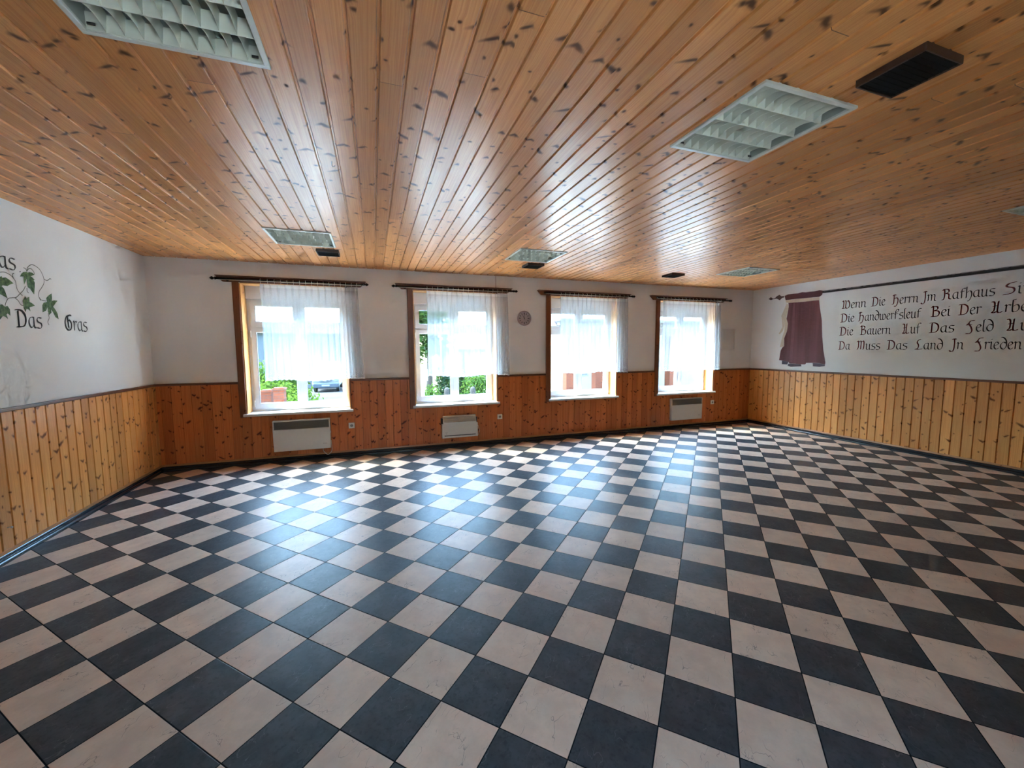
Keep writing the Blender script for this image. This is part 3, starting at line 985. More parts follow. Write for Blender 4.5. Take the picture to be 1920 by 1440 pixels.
def socket(x, z, label):
    r = thing('wall_socket', label, 'socket', (x, D - TP, z), 'white sockets on the wainscot')
    MB().box(-0.042, 0.042, -0.011, 0.006, -0.042, 0.042).build('plate', M['socket'], r, bevel=0.004)
    MB().lathe([(0.0265, -0.0116), (0.0235, -0.0116), (0.0230, -0.0112), (0.0230, -0.0117), (0.0265, -0.0117)], 'y', 20).build('collar', M['socket'], r, smooth=False)
    MB().lathe([(0.0215, -0.0119), (0.0215, -0.0110)], 'y', 20).build('recess', M['socket_in'], r)
    for bx in (-0.0095, 0.0095):
        MB().lathe([(0.003, -0.0122), (0.003, -0.0110)], 'y', 8, (bx, 0, 0)).build('contact', M['darkslot'], r)
socket(-0.343, 0.463, 'white wall socket right of the heater with the hanging cord')
socket(1.993, 0.456, 'white wall socket right of the smaller heater with slanted top')
socket(6.590, 0.482, 'white wall socket right of the heater under the last window')

def clock():
    r = thing('wall_clock', 'round mauve-grey wall clock between the second and third windows', 'clock', (2.439, D, 2.116))
    MB().lathe([(0.122, -0.001), (0.126, -0.012), (0.126, -0.030), (0.120, -0.038), (0.112, -0.040), (0.106, -0.034), (0.104, -0.018), (0.002, -0.018), (0.002, -0.001)], 'y', 40).build('rim', M['clock_rim'], r, smooth=True)
    MB().lathe([(0.105, -0.0185), (0.105, -0.0200)], 'y', 40).build('dial', M['clock_face'], r)
    for k in range(12):
        a = math.radians(30 * k)
        cx, cz = math.sin(a), math.cos(a)
        l, w = (0.013, 0.0052) if k % 3 else (0.016, 0.0065)
        c = Vector((cx * 0.080, cz * 0.080))
        d, s = Vector((cx, cz)) * l, Vector((cz, -cx)) * w
        MB().prism([tuple(c - d - s), tuple(c + d - s), tuple(c + d + s), tuple(c - d + s)], 'y', -0.0208, -0.0199).build('hour_mark', M['ink'], r)
    def hand(name, ang, ln, wd, y):
        a = math.radians(ang)
        d, s = Vector((math.sin(a), math.cos(a))), Vector((math.cos(a), -math.sin(a)))
        MB().prism([tuple(-d * 0.018 - s * wd), tuple(d * ln - s * wd * 0.6), tuple(d * ln + s * wd * 0.6), tuple(-d * 0.018 + s * wd)], 'y', y - 0.0015, y).build(name, M['ink'], r)
    hand('hour_hand', -27, 0.058, 0.0042, -0.0225)
    hand('minute_hand', 3, 0.090, 0.0034, -0.0245)
    MB().lathe([(0.006, -0.0275), (0.006, -0.0200)], 'y', 12).build('hub', M['ink'], r)
clock()

def hatch():
    x0, x1, z0, z1 = 6.790, 7.150, 1.548, 1.988
    cx, cz, w, h = (x0 + x1) / 2, (z0 + z1) / 2, (x1 - x0) / 2, (z1 - z0) / 2
    r = thing('wall_hatch', 'flat white hatch on the wall between the last curtain and the right corner', 'hatch', (cx, D, cz))
    k = 0.022
    MB().box(-w, w, -0.012, -0.0005, h - k, h).box(-w, w, -0.012, -0.0005, -h, -h + k).box(-w, -w + k, -0.012, -0.0005, -h + k, h - k).box(w - k, w, -0.012, -0.0005, -h + k, h - k) \
        .build('frame', M['hatch'], r, bevel=0.003)
    MB().box(-w + k + 0.002, w - k - 0.002, -0.008, -0.0005, -h + k + 0.002, h - k - 0.002).build('door', M['hatch'], r, bevel=0.002)
hatch()

sc = MB().tube([(-0.004, 0, 0), (0.024, 0.004, 0.0)], 0.0035, 8).lathe([(0.007, 0.022), (0.009, 0.025), (0.007, 0.029), (0.002, 0.030)], 'x', 10)
o = sc.build('wall_screw', M['metal'], smooth=True)
o.location = (XL + TP, 4.073, 0.253)
tag(o, 'shiny metal screw in the left wainscot near the left edge of the photo', 'screw')

# ------------------------------------------------------------------ paintings on the side walls
M['paint_black'] = plain('black_wall_paint', (0.030, 0.026, 0.026), 0.7, var=0.35, scale=40)
M['paint_grey'] = plain('dark_grey_wall_paint', (0.050, 0.052, 0.050), 0.7, var=0.35, scale=40)
M['paint_red'] = plain('dark_red_wall_paint', (0.215, 0.032, 0.036), 0.7, var=0.35, scale=30)
def cloth_paint():
    t = NT('maroon_painted_cloth')
    s = t.sep(t.pos())
    n = t.noise(t.comb(0.0, t.math('MULTIPLY', s[1], 7.5), t.math('MULTIPLY', s[2], 0.55)), 1.0, 3, 0.55)
    f = t.noise(t.comb(0.0, t.math('MULTIPLY', s[1], 14.0), t.math('MULTIPLY', s[2], 70.0)), 1.0, 3)
    c = t.mix(t.smooth(n, 0.30, 0.72), (0.105, 0.030, 0.032), (0.190, 0.066, 0.070))
    c = t.mix(t.math('MULTIPLY', t.smooth(f, 0.5, 0.75), 0.35), c, (0.21, 0.085, 0.09))
    return t.finish(t.bsdf(c, 0.7))
M['paint_maroon'] = cloth_paint()
M['paint_maroon_pale'] = plain('pale_maroon_painted_fold', (0.205, 0.078, 0.080), 0.7, var=0.35, scale=9)
M['paint_maroon_deep'] = plain('deep_maroon_painted_sleeve', (0.105, 0.030, 0.032), 0.7, var=0.35, scale=9)
M['paint_hem'] = plain('grey_painted_hem', (0.080, 0.062, 0.078), 0.7, var=0.4, scale=20)
M['paint_cream'] = plain('cream_painted_ribbon', (0.58, 0.49, 0.37), 0.7, var=0.15, scale=25)
M['paint_rod_hi'] = plain('grey_painted_highlight', (0.20, 0.18, 0.19), 0.7, var=0.5, scale=6)
M['paint_finial'] = plain('brown_painted_finial', (0.090, 0.045, 0.040), 0.7, var=0.4, scale=20)
M['paint_stem'] = plain('olive_painted_stem', (0.105, 0.115, 0.085), 0.7, var=0.3, scale=30)

def leaf_paint():
    t = NT('green_painted_ivy_leaf')
    p = t.pos()
    n = t.noise(p, 38.0, 4, 0.6)
    b = t.noise(p, 9.0, 2)
    c = t.mix(t.smooth(n, 0.35, 0.66), (0.030, 0.075, 0.030), (0.125, 0.215, 0.085))
    c = t.mix(t.math('MULTIPLY', t.smooth(b, 0.58, 0.75), 0.5), c, (0.17, 0.16, 0.03))
    return t.finish(t.bsdf(c, 0.7))
M['paint_leaf'] = leaf_paint()

GLYPH = {   # pen strokes; x-height 1, ascender 1.6
 'a': (0.78, [[(.58, .98), (.36, .98), (.14, .78), (.10, .35), (.30, .02), (.56, .30)], [(.58, 1.0), (.58, .14), (.76, .02)]]),
 'b': (0.74, [[(.12, 1.62), (.12, .18), (.32, .0), (.58, .22), (.62, .68), (.46, .96), (.14, .74)], [(.12, 1.62), (.36, 1.66)]]),
 'c': (0.56, [[(.50, .86), (.30, 1.0), (.10, .70), (.10, .25), (.30, 0), (.52, .16)]]),
 'd': (0.74, [[(.12, 1.66), (.36, 1.58), (.60, 1.15), (.64, .40), (.40, 0), (.14, .22), (.10, .62), (.34, .98), (.60, .82)]]),
 'e': (0.60, [[(.12, .48), (.46, .70), (.44, .92), (.28, 1.0), (.10, .72), (.10, .28), (.30, 0), (.54, .18)]]),
 'f': (0.58, [[(.24, -.05), (.24, 1.25), (.42, 1.60), (.64, 1.52)], [(.02, .94), (.50, 1.0)]]),
 'h': (0.76, [[(.12, 1.62), (.12, .02)], [(.12, .72), (.42, 1.0), (.62, .80), (.64, .2), (.44, -.40), (.30, -.42)]]),
 'i': (0.36, [[(.02, .92), (.14, 1.0), (.14, .14), (.32, .02)], [(.12, 1.36), (.24, 1.42)]]),
 'k': (0.62, [[(.16, .02), (.16, 1.25), (.34, 1.62), (.56, 1.48), (.42, 1.18), (.18, 1.10)], [(.02, .80), (.50, .86)]]),
 'l': (0.38, [[(.14, 1.62), (.14, .14), (.34, .02)], [(.14, 1.62), (.30, 1.66)]]),
 'm': (1.14, [[(.02, .88), (.14, 1.0), (.14, .04)], [(.14, .78), (.38, 1.0), (.54, .84), (.54, .04)], [(.54, .78), (.78, 1.0), (.94, .84), (.94, .12), (1.10, .02)]]),
 'n': (0.76, [[(.02, .88), (.14, 1.0), (.14, .04)], [(.14, .78), (.40, 1.0), (.56, .84), (.56, .12), (.72, .02)]]),
 'r': (0.54, [[(.02, .88), (.14, 1.0), (.14, .04)], [(.14, .76), (.34, 1.0), (.52, .90)]]),
 's': (0.62, [[(.58, .96), (.26, 1.0), (.12, .80), (.20, .60), (.50, .46), (.54, .20), (.36, .0), (.06, .06)]]),
 't': (0.58, [[(.22, .02), (.22, 1.18), (.38, 1.46), (.58, 1.42)], [(.04, .96), (.48, 1.02)]]),
 'u': (0.76, [[(.02, .92), (.14, 1.0), (.14, .2), (.32, .0), (.56, .26)], [(.56, 1.0), (.56, .12), (.72, .02)]]),
 'w': (1.02, [[(.02, .92), (.14, 1.0), (.16, .2), (.30, .02), (.50, .24)], [(.48, 1.0), (.50, .18), (.66, .0), (.88, .30), (.88, .74), (.70, 1.0)]]),
 'z': (0.56, [[(.08, .96), (.50, .96), (.14, .52), (.50, .30), (.36, -.30), (.10, -.34)]]),
 '.': (0.28, [[(.08, .02), (.18, .10)]]),
 'A': (1.12, [[(.0, 1.50), (.16, 1.58), (.30, 1.30), (.28, .40), (.10, .08), (.40, .02)], [(.16, .92), (.50, 1.00)], [(.60, 1.60), (.56, .20), (.74, .02), (.96, .14)], [(.30, .10), (.56, .22)]]),
 'B': (1.02, [[(.0, 1.40), (.20, 1.56), (.24, .06)], [(.20, 1.56), (.60, 1.50), (.64, 1.16), (.30, .90)], [(.30, .90), (.72, .84), (.84, .44), (.62, .06), (.04, .04)]]),
 'D': (1.08, [[(.24, 1.46), (.22, .10)], [(.0, 1.50), (.48, 1.52), (.84, 1.18), (.88, .56), (.62, .10), (.0, .02)]]),
 'F': (1.04, [[(.08, .98), (.62, 1.04)], [(.86, 1.62), (.48, 1.56), (.34, 1.20), (.56, .70), (.68, .14), (.48, -.24), (.10, -.26)], [(.34, 1.30), (.10, .98)]]),
 'G': (1.08, [[(.70, 1.50), (.30, 1.40), (.10, .90), (.16, .30), (.46, .02), (.80, .24), (.86, .80), (.60, 1.08), (.40, .88)], [(.44, 1.42), (.50, .30)], [(.30, 1.42), (.70, 1.60), (.92, 1.52)]]),
 'H': (1.00, [[(.06, 1.40), (.26, 1.58), (.52, 1.50)], [(.26, 1.58), (.24, .20), (.04, .04)], [(.24, .86), (.58, 1.06), (.80, .76), (.74, .10), (.52, -.34), (.36, -.28)]]),
 'I': (0.74, [[(.22, 1.46), (.44, 1.58), (.66, 1.50)], [(.46, 1.56), (.50, .80), (.44, -.06), (.20, -.34), (.0, -.16)]]),
 'L': (1.02, [[(.66, 1.60), (.34, 1.46), (.26, 1.10), (.44, .66), (.34, .20), (.02, .0)], [(.10, .10), (.42, .02), (.88, .10)]]),
 'M': (1.26, [[(.0, 1.36), (.20, 1.54), (.24, .50), (.06, .02)], [(.24, 1.32), (.50, 1.56), (.60, 1.30), (.58, .08)], [(.60, 1.32), (.88, 1.56), (1.0, 1.28), (1.0, .30), (.86, .02)]]),
 'R': (1.10, [[(.0, 1.42), (.20, 1.58), (.28, .80), (.20, .16), (.0, .02)], [(.20, 1.58), (.60, 1.54), (.72, 1.20), (.36, .92)], [(.40, .92), (.72, .80), (.76, .20), (.98, .04)]]),
 'S': (1.08, [[(.94, 1.60), (.44, 1.50), (.18, 1.28), (.30, 1.02), (.74, .84), (.84, .44), (.56, .10), (.0, .0)], [(.44, 1.50), (.20, 1.20)]]),
 'W': (1.30, [[(.06, 1.30), (.20, 1.50), (.28, 1.10), (.24, .30), (.06, .08)], [(.10, .10), (.44, .10), (.60, .34)], [(.44, 1.50), (.60, 1.30), (.58, .30), (.76, .04), (1.06, .30), (1.12, .90), (.90, 1.46), (.78, 1.30)]]),
}

def ribbon(mb, pts, place, nib, thin):
    """broad-pen stroke: a nib at a fixed angle swept along the line"""
    ang = math.radians(38)
    nv = Vector((math.cos(ang), math.sin(ang))) * nib / 2
    tv = Vector((-math.sin(ang), math.cos(ang))) * thin / 2
    for a, b in zip(pts, pts[1:]):
        for o1 in (nv, tv):
            q = [a - o1, a + o1, b + o1, b - o1]
            mb.add([place(p.x, p.y) for p in q], [(0, 1, 2, 3)])

def line_brush(mb, pts, place, w):
    n = len(pts)
    L, Rr = [], []
    for i, p in enumerate(pts):
        t = (pts[min(i + 1, n - 1)] - pts[max(i - 1, 0)]).normalized()
        s = Vector((-t.y, t.x)) * w / 2
        L.append(place(*(p + s)))
        Rr.append(place(*(p - s)))
    mb.add(L + Rr, [(i, i + 1, n + i + 1, n + i) for i in range(n - 1)])

def write_word(black, red, word, a, b, z, xh, place, flip, nib):
    """word from wall coordinate a to b on baseline z"""
    tot = sum(GLYPH[c][0] for c in word)
    k = abs(b - a) / tot
    cur = 0.0
    sgn = 1 if b > a else -1
    for ch in word:
        wd, strokes = GLYPH[ch]
        for st in strokes:
            pts = [Vector((cur + p[0], p[1])) for p in smooth_line(st, 5)]
            def pl(u, v, dep=0.0):
                return place(a + sgn * u * k, z + v * xh, dep)
            if ch.isupper():
                ribbon(red, pts, lambda u, v: pl(u, v, 0.0), nib * 1.25, 0.085)
                off = [p + Vector((0.055, -0.02)) for p in pts]
                ribbon(black, off, lambda u, v: pl(u, v, 0.0004), nib * 0.34, 0.04)
            else:
                ribbon(black, pts, lambda u, v: pl(u, v, 0.0004), nib, 0.065)
        cur += wd

EPS = 0.0010
def on_right(y, z, d=0.0):
    return (-EPS - d, y, z)
def on_left(y, z, d=0.0):
    return (EPS + d, y, z)

VERSE = [
 [('Wenn', 4.733, 4.368, 2.252), ('Die', 4.296, 4.109, 2.254), ('Herrn', 4.028, 3.704, 2.255), ('Im', 3.675, 3.508, 2.256), ('Rathaus', 3.448, 2.933, 2.256), ('Sitzen', 2.862, 2.43, 2.256)],
 [('Die', 4.736, 4.524, 2.026), ('Handwerksleut', 4.471, 3.663, 2.028), ('Bei', 3.553, 3.342, 2.030), ('Der', 3.262, 3.041, 2.032), ('Arbeit', 2.959, 2.54, 2.033)],
 [('Die', 4.739, 4.527, 1.802), ('Bauern', 4.430, 4.012, 1.803), ('Auf', 3.872, 3.657, 1.802), ('Das', 3.555, 3.289, 1.802), ('Feld', 3.183, 2.914, 1.800), ('Aus', 2.807, 2.55, 1.799)],
 [('Da', 4.741, 4.560, 1.560), ('Muss', 4.465, 4.136, 1.560), ('Das', 4.045, 3.792, 1.562), ('Land', 3.704, 3.390, 1.562), ('In', 3.323, 3.178, 1.564), ('Frieden', 3.080, 2.658, 1.565)],
]
v = thing('painted_verse', 'four line black and red verse in old German script painted on the right wall', 'wall writing', (XR, 0, 0))
for row in VERSE:
    for wd, a, b, z in row:
        blk, red = MB(), MB()
        write_word(blk, red, wd, a, b, z, 0.092, on_right, True, 0.145)
        o = blk.build('word', M['paint_black'], v, recalc=False)
        red.build('capital_letter', M['paint_red'], o, recalc=False)

def patch(pts, place, d, mat, name, parent):
    mb = MB()
    P = [place(y, z, d) for y, z in pts]
    mb.add(P, [tuple(range(len(P)))])
    o = mb.build(name, mat, parent, recalc=False)
    bm = bmesh.new()
    bm.from_mesh(o.data)
    bmesh.ops.triangulate(bm, faces=bm.faces, ngon_method='EAR_CLIP')
    bm.to_mesh(o.data)
    bm.free()
    return o

LEAVES= [[[4.553, 2.263], [4.518, 2.254], [4.496, 2.237], [4.479, 2.21], [4.52, 2.219], [4.512, 2.188], [4.513, 2.15], [4.532, 2.18], [4.545, 2.204], [4.544, 2.171], [4.549, 2.134], [4.569, 2.126], [4.59, 2.101], [4.609, 2.082], [4.622, 2.139], [4.63, 2.185], [4.618, 2.205], [4.633, 2.208], [4.607, 2.226], [4.59, 2.231], [4.636, 2.253], [4.612, 2.265], [4.584, 2.266], [4.562, 2.257]], [[4.809, 2.118], [4.766, 2.092], [4.74, 2.069], [4.743, 2.034], [4.703, 2.024], [4.686, 1.999], [4.68, 1.938], [4.724, 1.957], [4.744, 1.988], [4.743, 1.953], [4.754, 1.921], [4.785, 1.945], [4.785, 1.974], [4.808, 1.941], [4.828, 1.906], [4.865, 1.892], [4.857, 1.945], [4.83, 1.984], [4.813, 2.0], [4.845, 2.034], [4.874, 2.061], [4.825, 2.058], [4.804, 2.05], [4.811, 2.089]], [[4.509, 2.063], [4.502, 2.04], [4.479, 2.016], [4.482, 1.989], [4.481, 1.956], [4.497, 1.923], [4.511, 1.951], [4.528, 1.95], [4.55, 1.935], [4.544, 1.968], [4.573, 1.977], [4.604, 1.988], [4.577, 2.005], [4.55, 2.013], [4.553, 2.057], [4.53, 2.044], [4.519, 2.037]], [[4.253, 2.157], [4.278, 2.171], [4.304, 2.185], [4.308, 2.173], [4.339, 2.181], [4.368, 2.17], [4.409, 2.145], [4.369, 2.129], [4.348, 2.114], [4.306, 2.114], [4.293, 2.107], [4.312, 2.09], [4.321, 2.07], [4.327, 2.045], [4.336, 2.018], [4.301, 2.032], [4.267, 2.043], [4.243, 2.085], [4.208, 2.075], [4.231, 2.123]], [[4.222, 1.921], [4.244, 1.954], [4.28, 1.965], [4.302, 1.95], [4.328, 1.957], [4.346, 1.933], [4.345, 1.881], [4.32, 1.899], [4.309, 1.888], [4.32, 1.854], [4.292, 1.871], [4.274, 1.875], [4.26, 1.859], [4.24, 1.842], [4.239, 1.877], [4.208, 1.86]]]
VINES= [[[4.557, 2.264], [4.563, 2.29], [4.584, 2.315], [4.618, 2.333], [4.657, 2.329], [4.698, 2.309], [4.723, 2.274], [4.736, 2.236], [4.731, 2.195], [4.698, 2.15], [4.668, 2.117], [4.655, 2.076], [4.675, 2.038]], [[4.736, 2.236], [4.762, 2.225], [4.786, 2.232], [4.807, 2.247], [4.823, 2.244]], [[4.557, 2.267], [4.581, 2.293], [4.609, 2.295], [4.631, 2.274], [4.636, 2.256]], [[4.526, 2.291], [4.546, 2.286], [4.557, 2.267]], [[4.526, 2.142], [4.501, 2.105], [4.463, 2.071], [4.42, 2.036], [4.38, 2.028], [4.341, 2.016], [4.316, 1.982], [4.306, 1.958]], [[4.463, 2.071], [4.441, 2.097], [4.433, 2.133], [4.428, 2.169], [4.397, 2.201], [4.356, 2.217], [4.32, 2.219], [4.271, 2.205]], [[4.428, 2.169], [4.409, 2.198], [4.409, 2.219], [4.426, 2.227]], [[4.406, 2.031], [4.436, 2.011], [4.458, 1.981], [4.484, 1.976]], [[4.745, 1.935], [4.751, 1.895], [4.73, 1.858], [4.742, 1.832]], [[4.538, 2.127], [4.538, 2.099], [4.553, 2.088]], [[4.661, 2.065], [4.684, 2.045], [4.736, 2.042]], [[4.463, 2.071], [4.485, 2.057]]]
FINIAL= [[6.097, 2.581], [6.048, 2.614], [6.005, 2.578], [5.963, 2.581], [5.924, 2.614], [5.869, 2.637], [5.827, 2.602], [5.772, 2.603], [5.77, 2.573], [5.809, 2.57], [5.855, 2.53], [5.922, 2.568], [6.004, 2.565], [6.045, 2.552]]
SLEEVE= [[5.764, 2.602], [5.695, 2.623], [5.581, 2.623], [5.506, 2.617], [5.42, 2.63], [5.362, 2.618], [5.278, 2.619], [5.195, 2.614], [5.115, 2.624], [5.061, 2.61], [5.063, 2.535], [5.108, 2.506], [5.384, 2.512], [5.56, 2.518], [5.736, 2.516]]
BAND= [[5.735, 2.509], [5.56, 2.514], [5.108, 2.502], [5.105, 2.451], [5.381, 2.447], [5.678, 2.458], [5.725, 2.47]]
CLOTH= [[5.678, 2.458], [5.111, 2.448], [5.089, 2.305], [5.043, 2.08], [5.02, 1.803], [4.984, 1.539], [4.939, 1.332], [4.943, 1.29], [5.038, 1.315], [5.153, 1.318], [5.272, 1.314], [5.292, 1.285], [5.371, 1.282], [5.49, 1.293], [5.597, 1.297], [5.614, 1.326], [5.749, 1.346], [5.806, 1.352], [5.784, 1.537], [5.755, 1.598], [5.717, 1.628], [5.726, 1.78], [5.678, 1.914], [5.663, 2.062], [5.7, 2.154], [5.677, 2.302], [5.667, 2.39]]
HEM1= [[5.744, 1.343], [5.614, 1.326], [5.634, 1.273], [5.745, 1.274]]
HEM2= [[5.619, 1.281], [5.582, 1.294], [5.49, 1.291], [5.371, 1.281], [5.357, 1.246], [5.562, 1.229], [5.625, 1.247]]
HEM3= [[5.157, 1.315], [5.037, 1.313], [4.941, 1.287], [4.947, 1.265], [5.034, 1.25], [5.15, 1.254]]
FOLD1= [[5.583, 2.44], [5.544, 2.439], [5.528, 1.907], [5.537, 1.314], [5.596, 1.327], [5.586, 1.91]]
TIE1= [[5.723, 2.425], [5.757, 2.339], [5.806, 2.223], [5.78, 2.1], [5.774, 1.993], [5.843, 1.875], [5.818, 1.863], [5.765, 1.917], [5.734, 2.006], [5.756, 2.128], [5.766, 2.22], [5.715, 2.335]]
TIE2= [[5.717, 2.455], [5.668, 2.42], [5.671, 2.331], [5.706, 2.185], [5.663, 2.062], [5.672, 1.943], [5.726, 1.78], [5.725, 1.62], [5.804, 1.606], [5.766, 1.796], [5.733, 1.916], [5.727, 2.006], [5.743, 2.097], [5.77, 2.205], [5.735, 2.307]]
ROD= [[5.064, 2.609], [5.052, 2.561], [4.061, 2.56], [4.063, 2.601]]


bn = thing('painted_banner', 'maroon curtain with cream ribbon on a dark rod, painted on the right wall', 'wall painting', (XR, 0, 0))
mb = MB()
ROD_T = [(5.064, 2.606), (4.5, 2.603), (4.061, 2.601), (3.4, 2.599), (2.712, 2.597), (1.9, 2.595)]
mb.add([on_right(y, z, 0.0) for y, z in ROD_T] + [on_right(y, z - 0.044, 0.0) for y, z in ROD_T], [(i, i + 1, 6 + i + 1, 6 + i) for i in range(5)])
rod_o = mb.build('rod', M['paint_black'], bn, recalc=False)
mb = MB()
for i in range(26):
    y = 5.0 - i * 0.118
    w = 0.05 + 0.03 * math.sin(i * 2.1)
    mb.add([on_right(y + w, 2.603, 0.0003), on_right(y - w, 2.603, 0.0003), on_right(y - w * 0.6, 2.591 + 0.003 * math.sin(i * 1.3), 0.0003), on_right(y + w * 0.7, 2.590, 0.0003)], [(0, 1, 2, 3)])
mb.build('rod_highlight', M['paint_rod_hi'], rod_o, recalc=False)
patch(FINIAL, on_right, 0.0002, M['paint_finial'], 'finial', bn)
cl = patch(CLOTH, on_right, 0.0002, M['paint_maroon'], 'cloth', bn)
for q in (FOLD1,):
    patch(q, on_right, 0.0005, M['paint_maroon_pale'], 'fold', cl)
for q in (HEM1, HEM2, HEM3):
    patch(q, on_right, 0.0004, M['paint_hem'], 'turned_hem', cl)
patch(SLEEVE, on_right, 0.0004, M['paint_maroon_deep'], 'rod_sleeve', bn)
patch(BAND, on_right, 0.0006, M['paint_cream'], 'ribbon_band', bn)
patch(TIE1, on_right, 0.0006, M['paint_cream'], 'ribbon_tail', bn)
patch(TIE2, on_right, 0.0008, M['paint_cream'], 'ribbon_tail', bn)

lt = thing('painted_inscription', 'dark old German lettering painted around the ivy on the left wall', 'wall writing', (XL, 0, 0))
for words in ([('Das', 4.394, 4.664, 1.797)], [('Gras', 4.933, 5.249, 1.795)], [('was', 4.165, 4.450, 2.252), ('.', 4.470, 4.505, 2.246)]):
    blk = MB()
    for wd, a, b, z in words:
        write_word(blk, blk, wd, a, b, z, 0.092, on_left, False, 0.17)
    blk.build('word', M['paint_grey'], lt, recalc=False)

iv = thing('painted_ivy', 'green ivy leaves on curling stems painted on the left wall', 'wall painting', (XL, 0, 0))
for q in VINES:
    mb = MB()
    line_brush(mb, [Vector(p) for p in smooth_line(q, 6)], on_left, 0.0062)
    mb.build('stem', M['paint_stem'], iv, recalc=False)
for q in LEAVES:
    patch(q, on_left, 0.0004, M['paint_leaf'], 'leaf', iv)

# ------------------------------------------------------------------ outside the windows: garden, street, neighbours
def gz(y):
    return -0.45 - 0.041 * max(0.0, y - D)

def foliage_mat(name, a, b):
    t = NT(name)
    p = t.pos()
    n = t.noise(p, 9.0, 3)
    c = t.mix(t.smooth(n, 0.3, 0.7), a, b)
    dif = t.n.new('ShaderNodeBsdfDiffuse')
    tra = t.n.new('ShaderNodeBsdfTranslucent')
    t.put(dif.inputs[0], c)
    t.put(tra.inputs[0], t.mix(0.5, c, (0.07, 0.12, 0.012)))
    mx = t.n.new('ShaderNodeMixShader')
    mx.inputs[0].default_value = 0.3
    t.l.new(dif.outputs[0], mx.inputs[1])
    t.l.new(tra.outputs[0], mx.inputs[2])
    return t.finish(mx.outputs[0])
M['leaf_mid'] = foliage_mat('mid_green_leaves', (0.0077, 0.0187, 0.0055), (0.0220, 0.0413, 0.0099))
M['leaf_bright'] = foliage_mat('bright_green_leaves', (0.0132, 0.0286, 0.0053), (0.0308, 0.0484, 0.0097))
M['leaf_dark'] = foliage_mat('dark_green_needles', (0.006, 0.013, 0.008), (0.014, 0.026, 0.014))
M['bark'] = plain('brown_bark', (0.05, 0.035, 0.025), 0.9, var=0.4, scale=12, bump=0.5)
M['asphalt'] = plain('grey_asphalt', (0.0132, 0.0136, 0.0145), 0.9, var=0.2, scale=25, spec=0.05)
M['paving'] = plain('pale_paving', (0.0500, 0.0490, 0.0460), 0.9, var=0.2, scale=15)
M['van_white'] = plain('white_van_paint', (0.0880, 0.0900, 0.0920), 0.25, var=0.02)
M['van_dark'] = plain('dark_van_plastic', (0.012, 0.016, 0.022), 0.5)
M['van_glass'] = plain('van_windscreen', (0.0150, 0.0250, 0.0275), 0.1)
M['tyre'] = plain('black_tyre', (0.012, 0.012, 0.012), 0.8)
M['silver'] = plain('silver_trim', (0.2250, 0.2300, 0.2350), 0.3, 0.8)
M['headlamp'] = plain('clear_headlamp', (0.0980, 0.1050, 0.1085), 0.2)
M['plate'] = plain('white_number_plate', (0.1400, 0.1450, 0.1500), 0.5)
M['house_cream'] = plain('cream_render', (0.0840, 0.0693, 0.0441), 0.9, var=0.08, scale=4)
M['house_white'] = plain('white_render', (0.19, 0.185, 0.175), 0.9, var=0.05, scale=4)
M['house_grey'] = plain('grey_render', (0.0383, 0.0396, 0.0414), 0.9, var=0.08, scale=4)
M['roof_red'] = plain('red_roof_tiles', (0.0575, 0.0250, 0.0180), 0.8, var=0.3, scale=10)
M['roof_grey'] = plain('grey_roof_tiles', (0.0275, 0.0275, 0.0290), 0.8, var=0.3, scale=10)
M['house_glass'] = plain('dark_house_window', (0.02, 0.025, 0.03), 0.15)
M['concrete'] = plain('grey_concrete', (0.0142, 0.0135, 0.0121), 0.9, var=0.15, scale=12, spec=0.1)
M['sign_white'] = plain('white_sign_board', (0.0882, 0.0882, 0.0882), 0.5)
M['timber'] = plain('dark_porch_timber', (0.035, 0.028, 0.024), 0.7, var=0.3)

M['bounce_forecourt'] = plain('pale_bounce_slabs', (0.42, 0.43, 0.415), 0.9, var=0.12, scale=3)  # kept pale to bounce daylight indoors
M['bounce_yard'] = plain('pale_bounce_concrete', (0.50, 0.47, 0.42), 0.9, var=0.15, scale=3)  # kept pale for the bounce through the added rear window

def grass_mat():
    t = NT('lawn_grass')
    p = t.pos()
    n = t.noise(p, 2.2, 4)
    f = t.noise(p, 60.0, 2)
    c = t.mix(n, (0.018, 0.035, 0.008), (0.036, 0.052, 0.014))
    c = t.mix(t.math('MULTIPLY', f, 0.5), c, (0.05, 0.062, 0.02))
    return t.finish(t.bsdf(c, 0.9, t.bump(f, 0.4, 0.02)))
M['grass'] = grass_mat()

def brick_mat():
    t = NT('orange_brick')
    br = t.n.new('ShaderNodeTexBrick')
    s = t.sep(t.pos())
    t.put(br.inputs['Vector'], t.comb(t.math('ADD', s[0], s[1]), s[2], 0.0))
    br.inputs['Scale'].default_value = 1.0
    br.inputs['Brick Width'].default_value = 0.24
    br.inputs['Row Height'].default_value = 0.075
    br.inputs['Mortar Size'].default_value = 0.008
    br.inputs['Color1'].default_value = (0.062, 0.016, 0.007, 1)
    br.inputs['Color2'].default_value = (0.050, 0.013, 0.006, 1)
    br.inputs['Mortar'].default_value = (0.030, 0.018, 0.014, 1)
    return t.finish(t.bsdf(br.outputs[0], 0.9, spec=0.1))
M['brick'] = brick_mat()

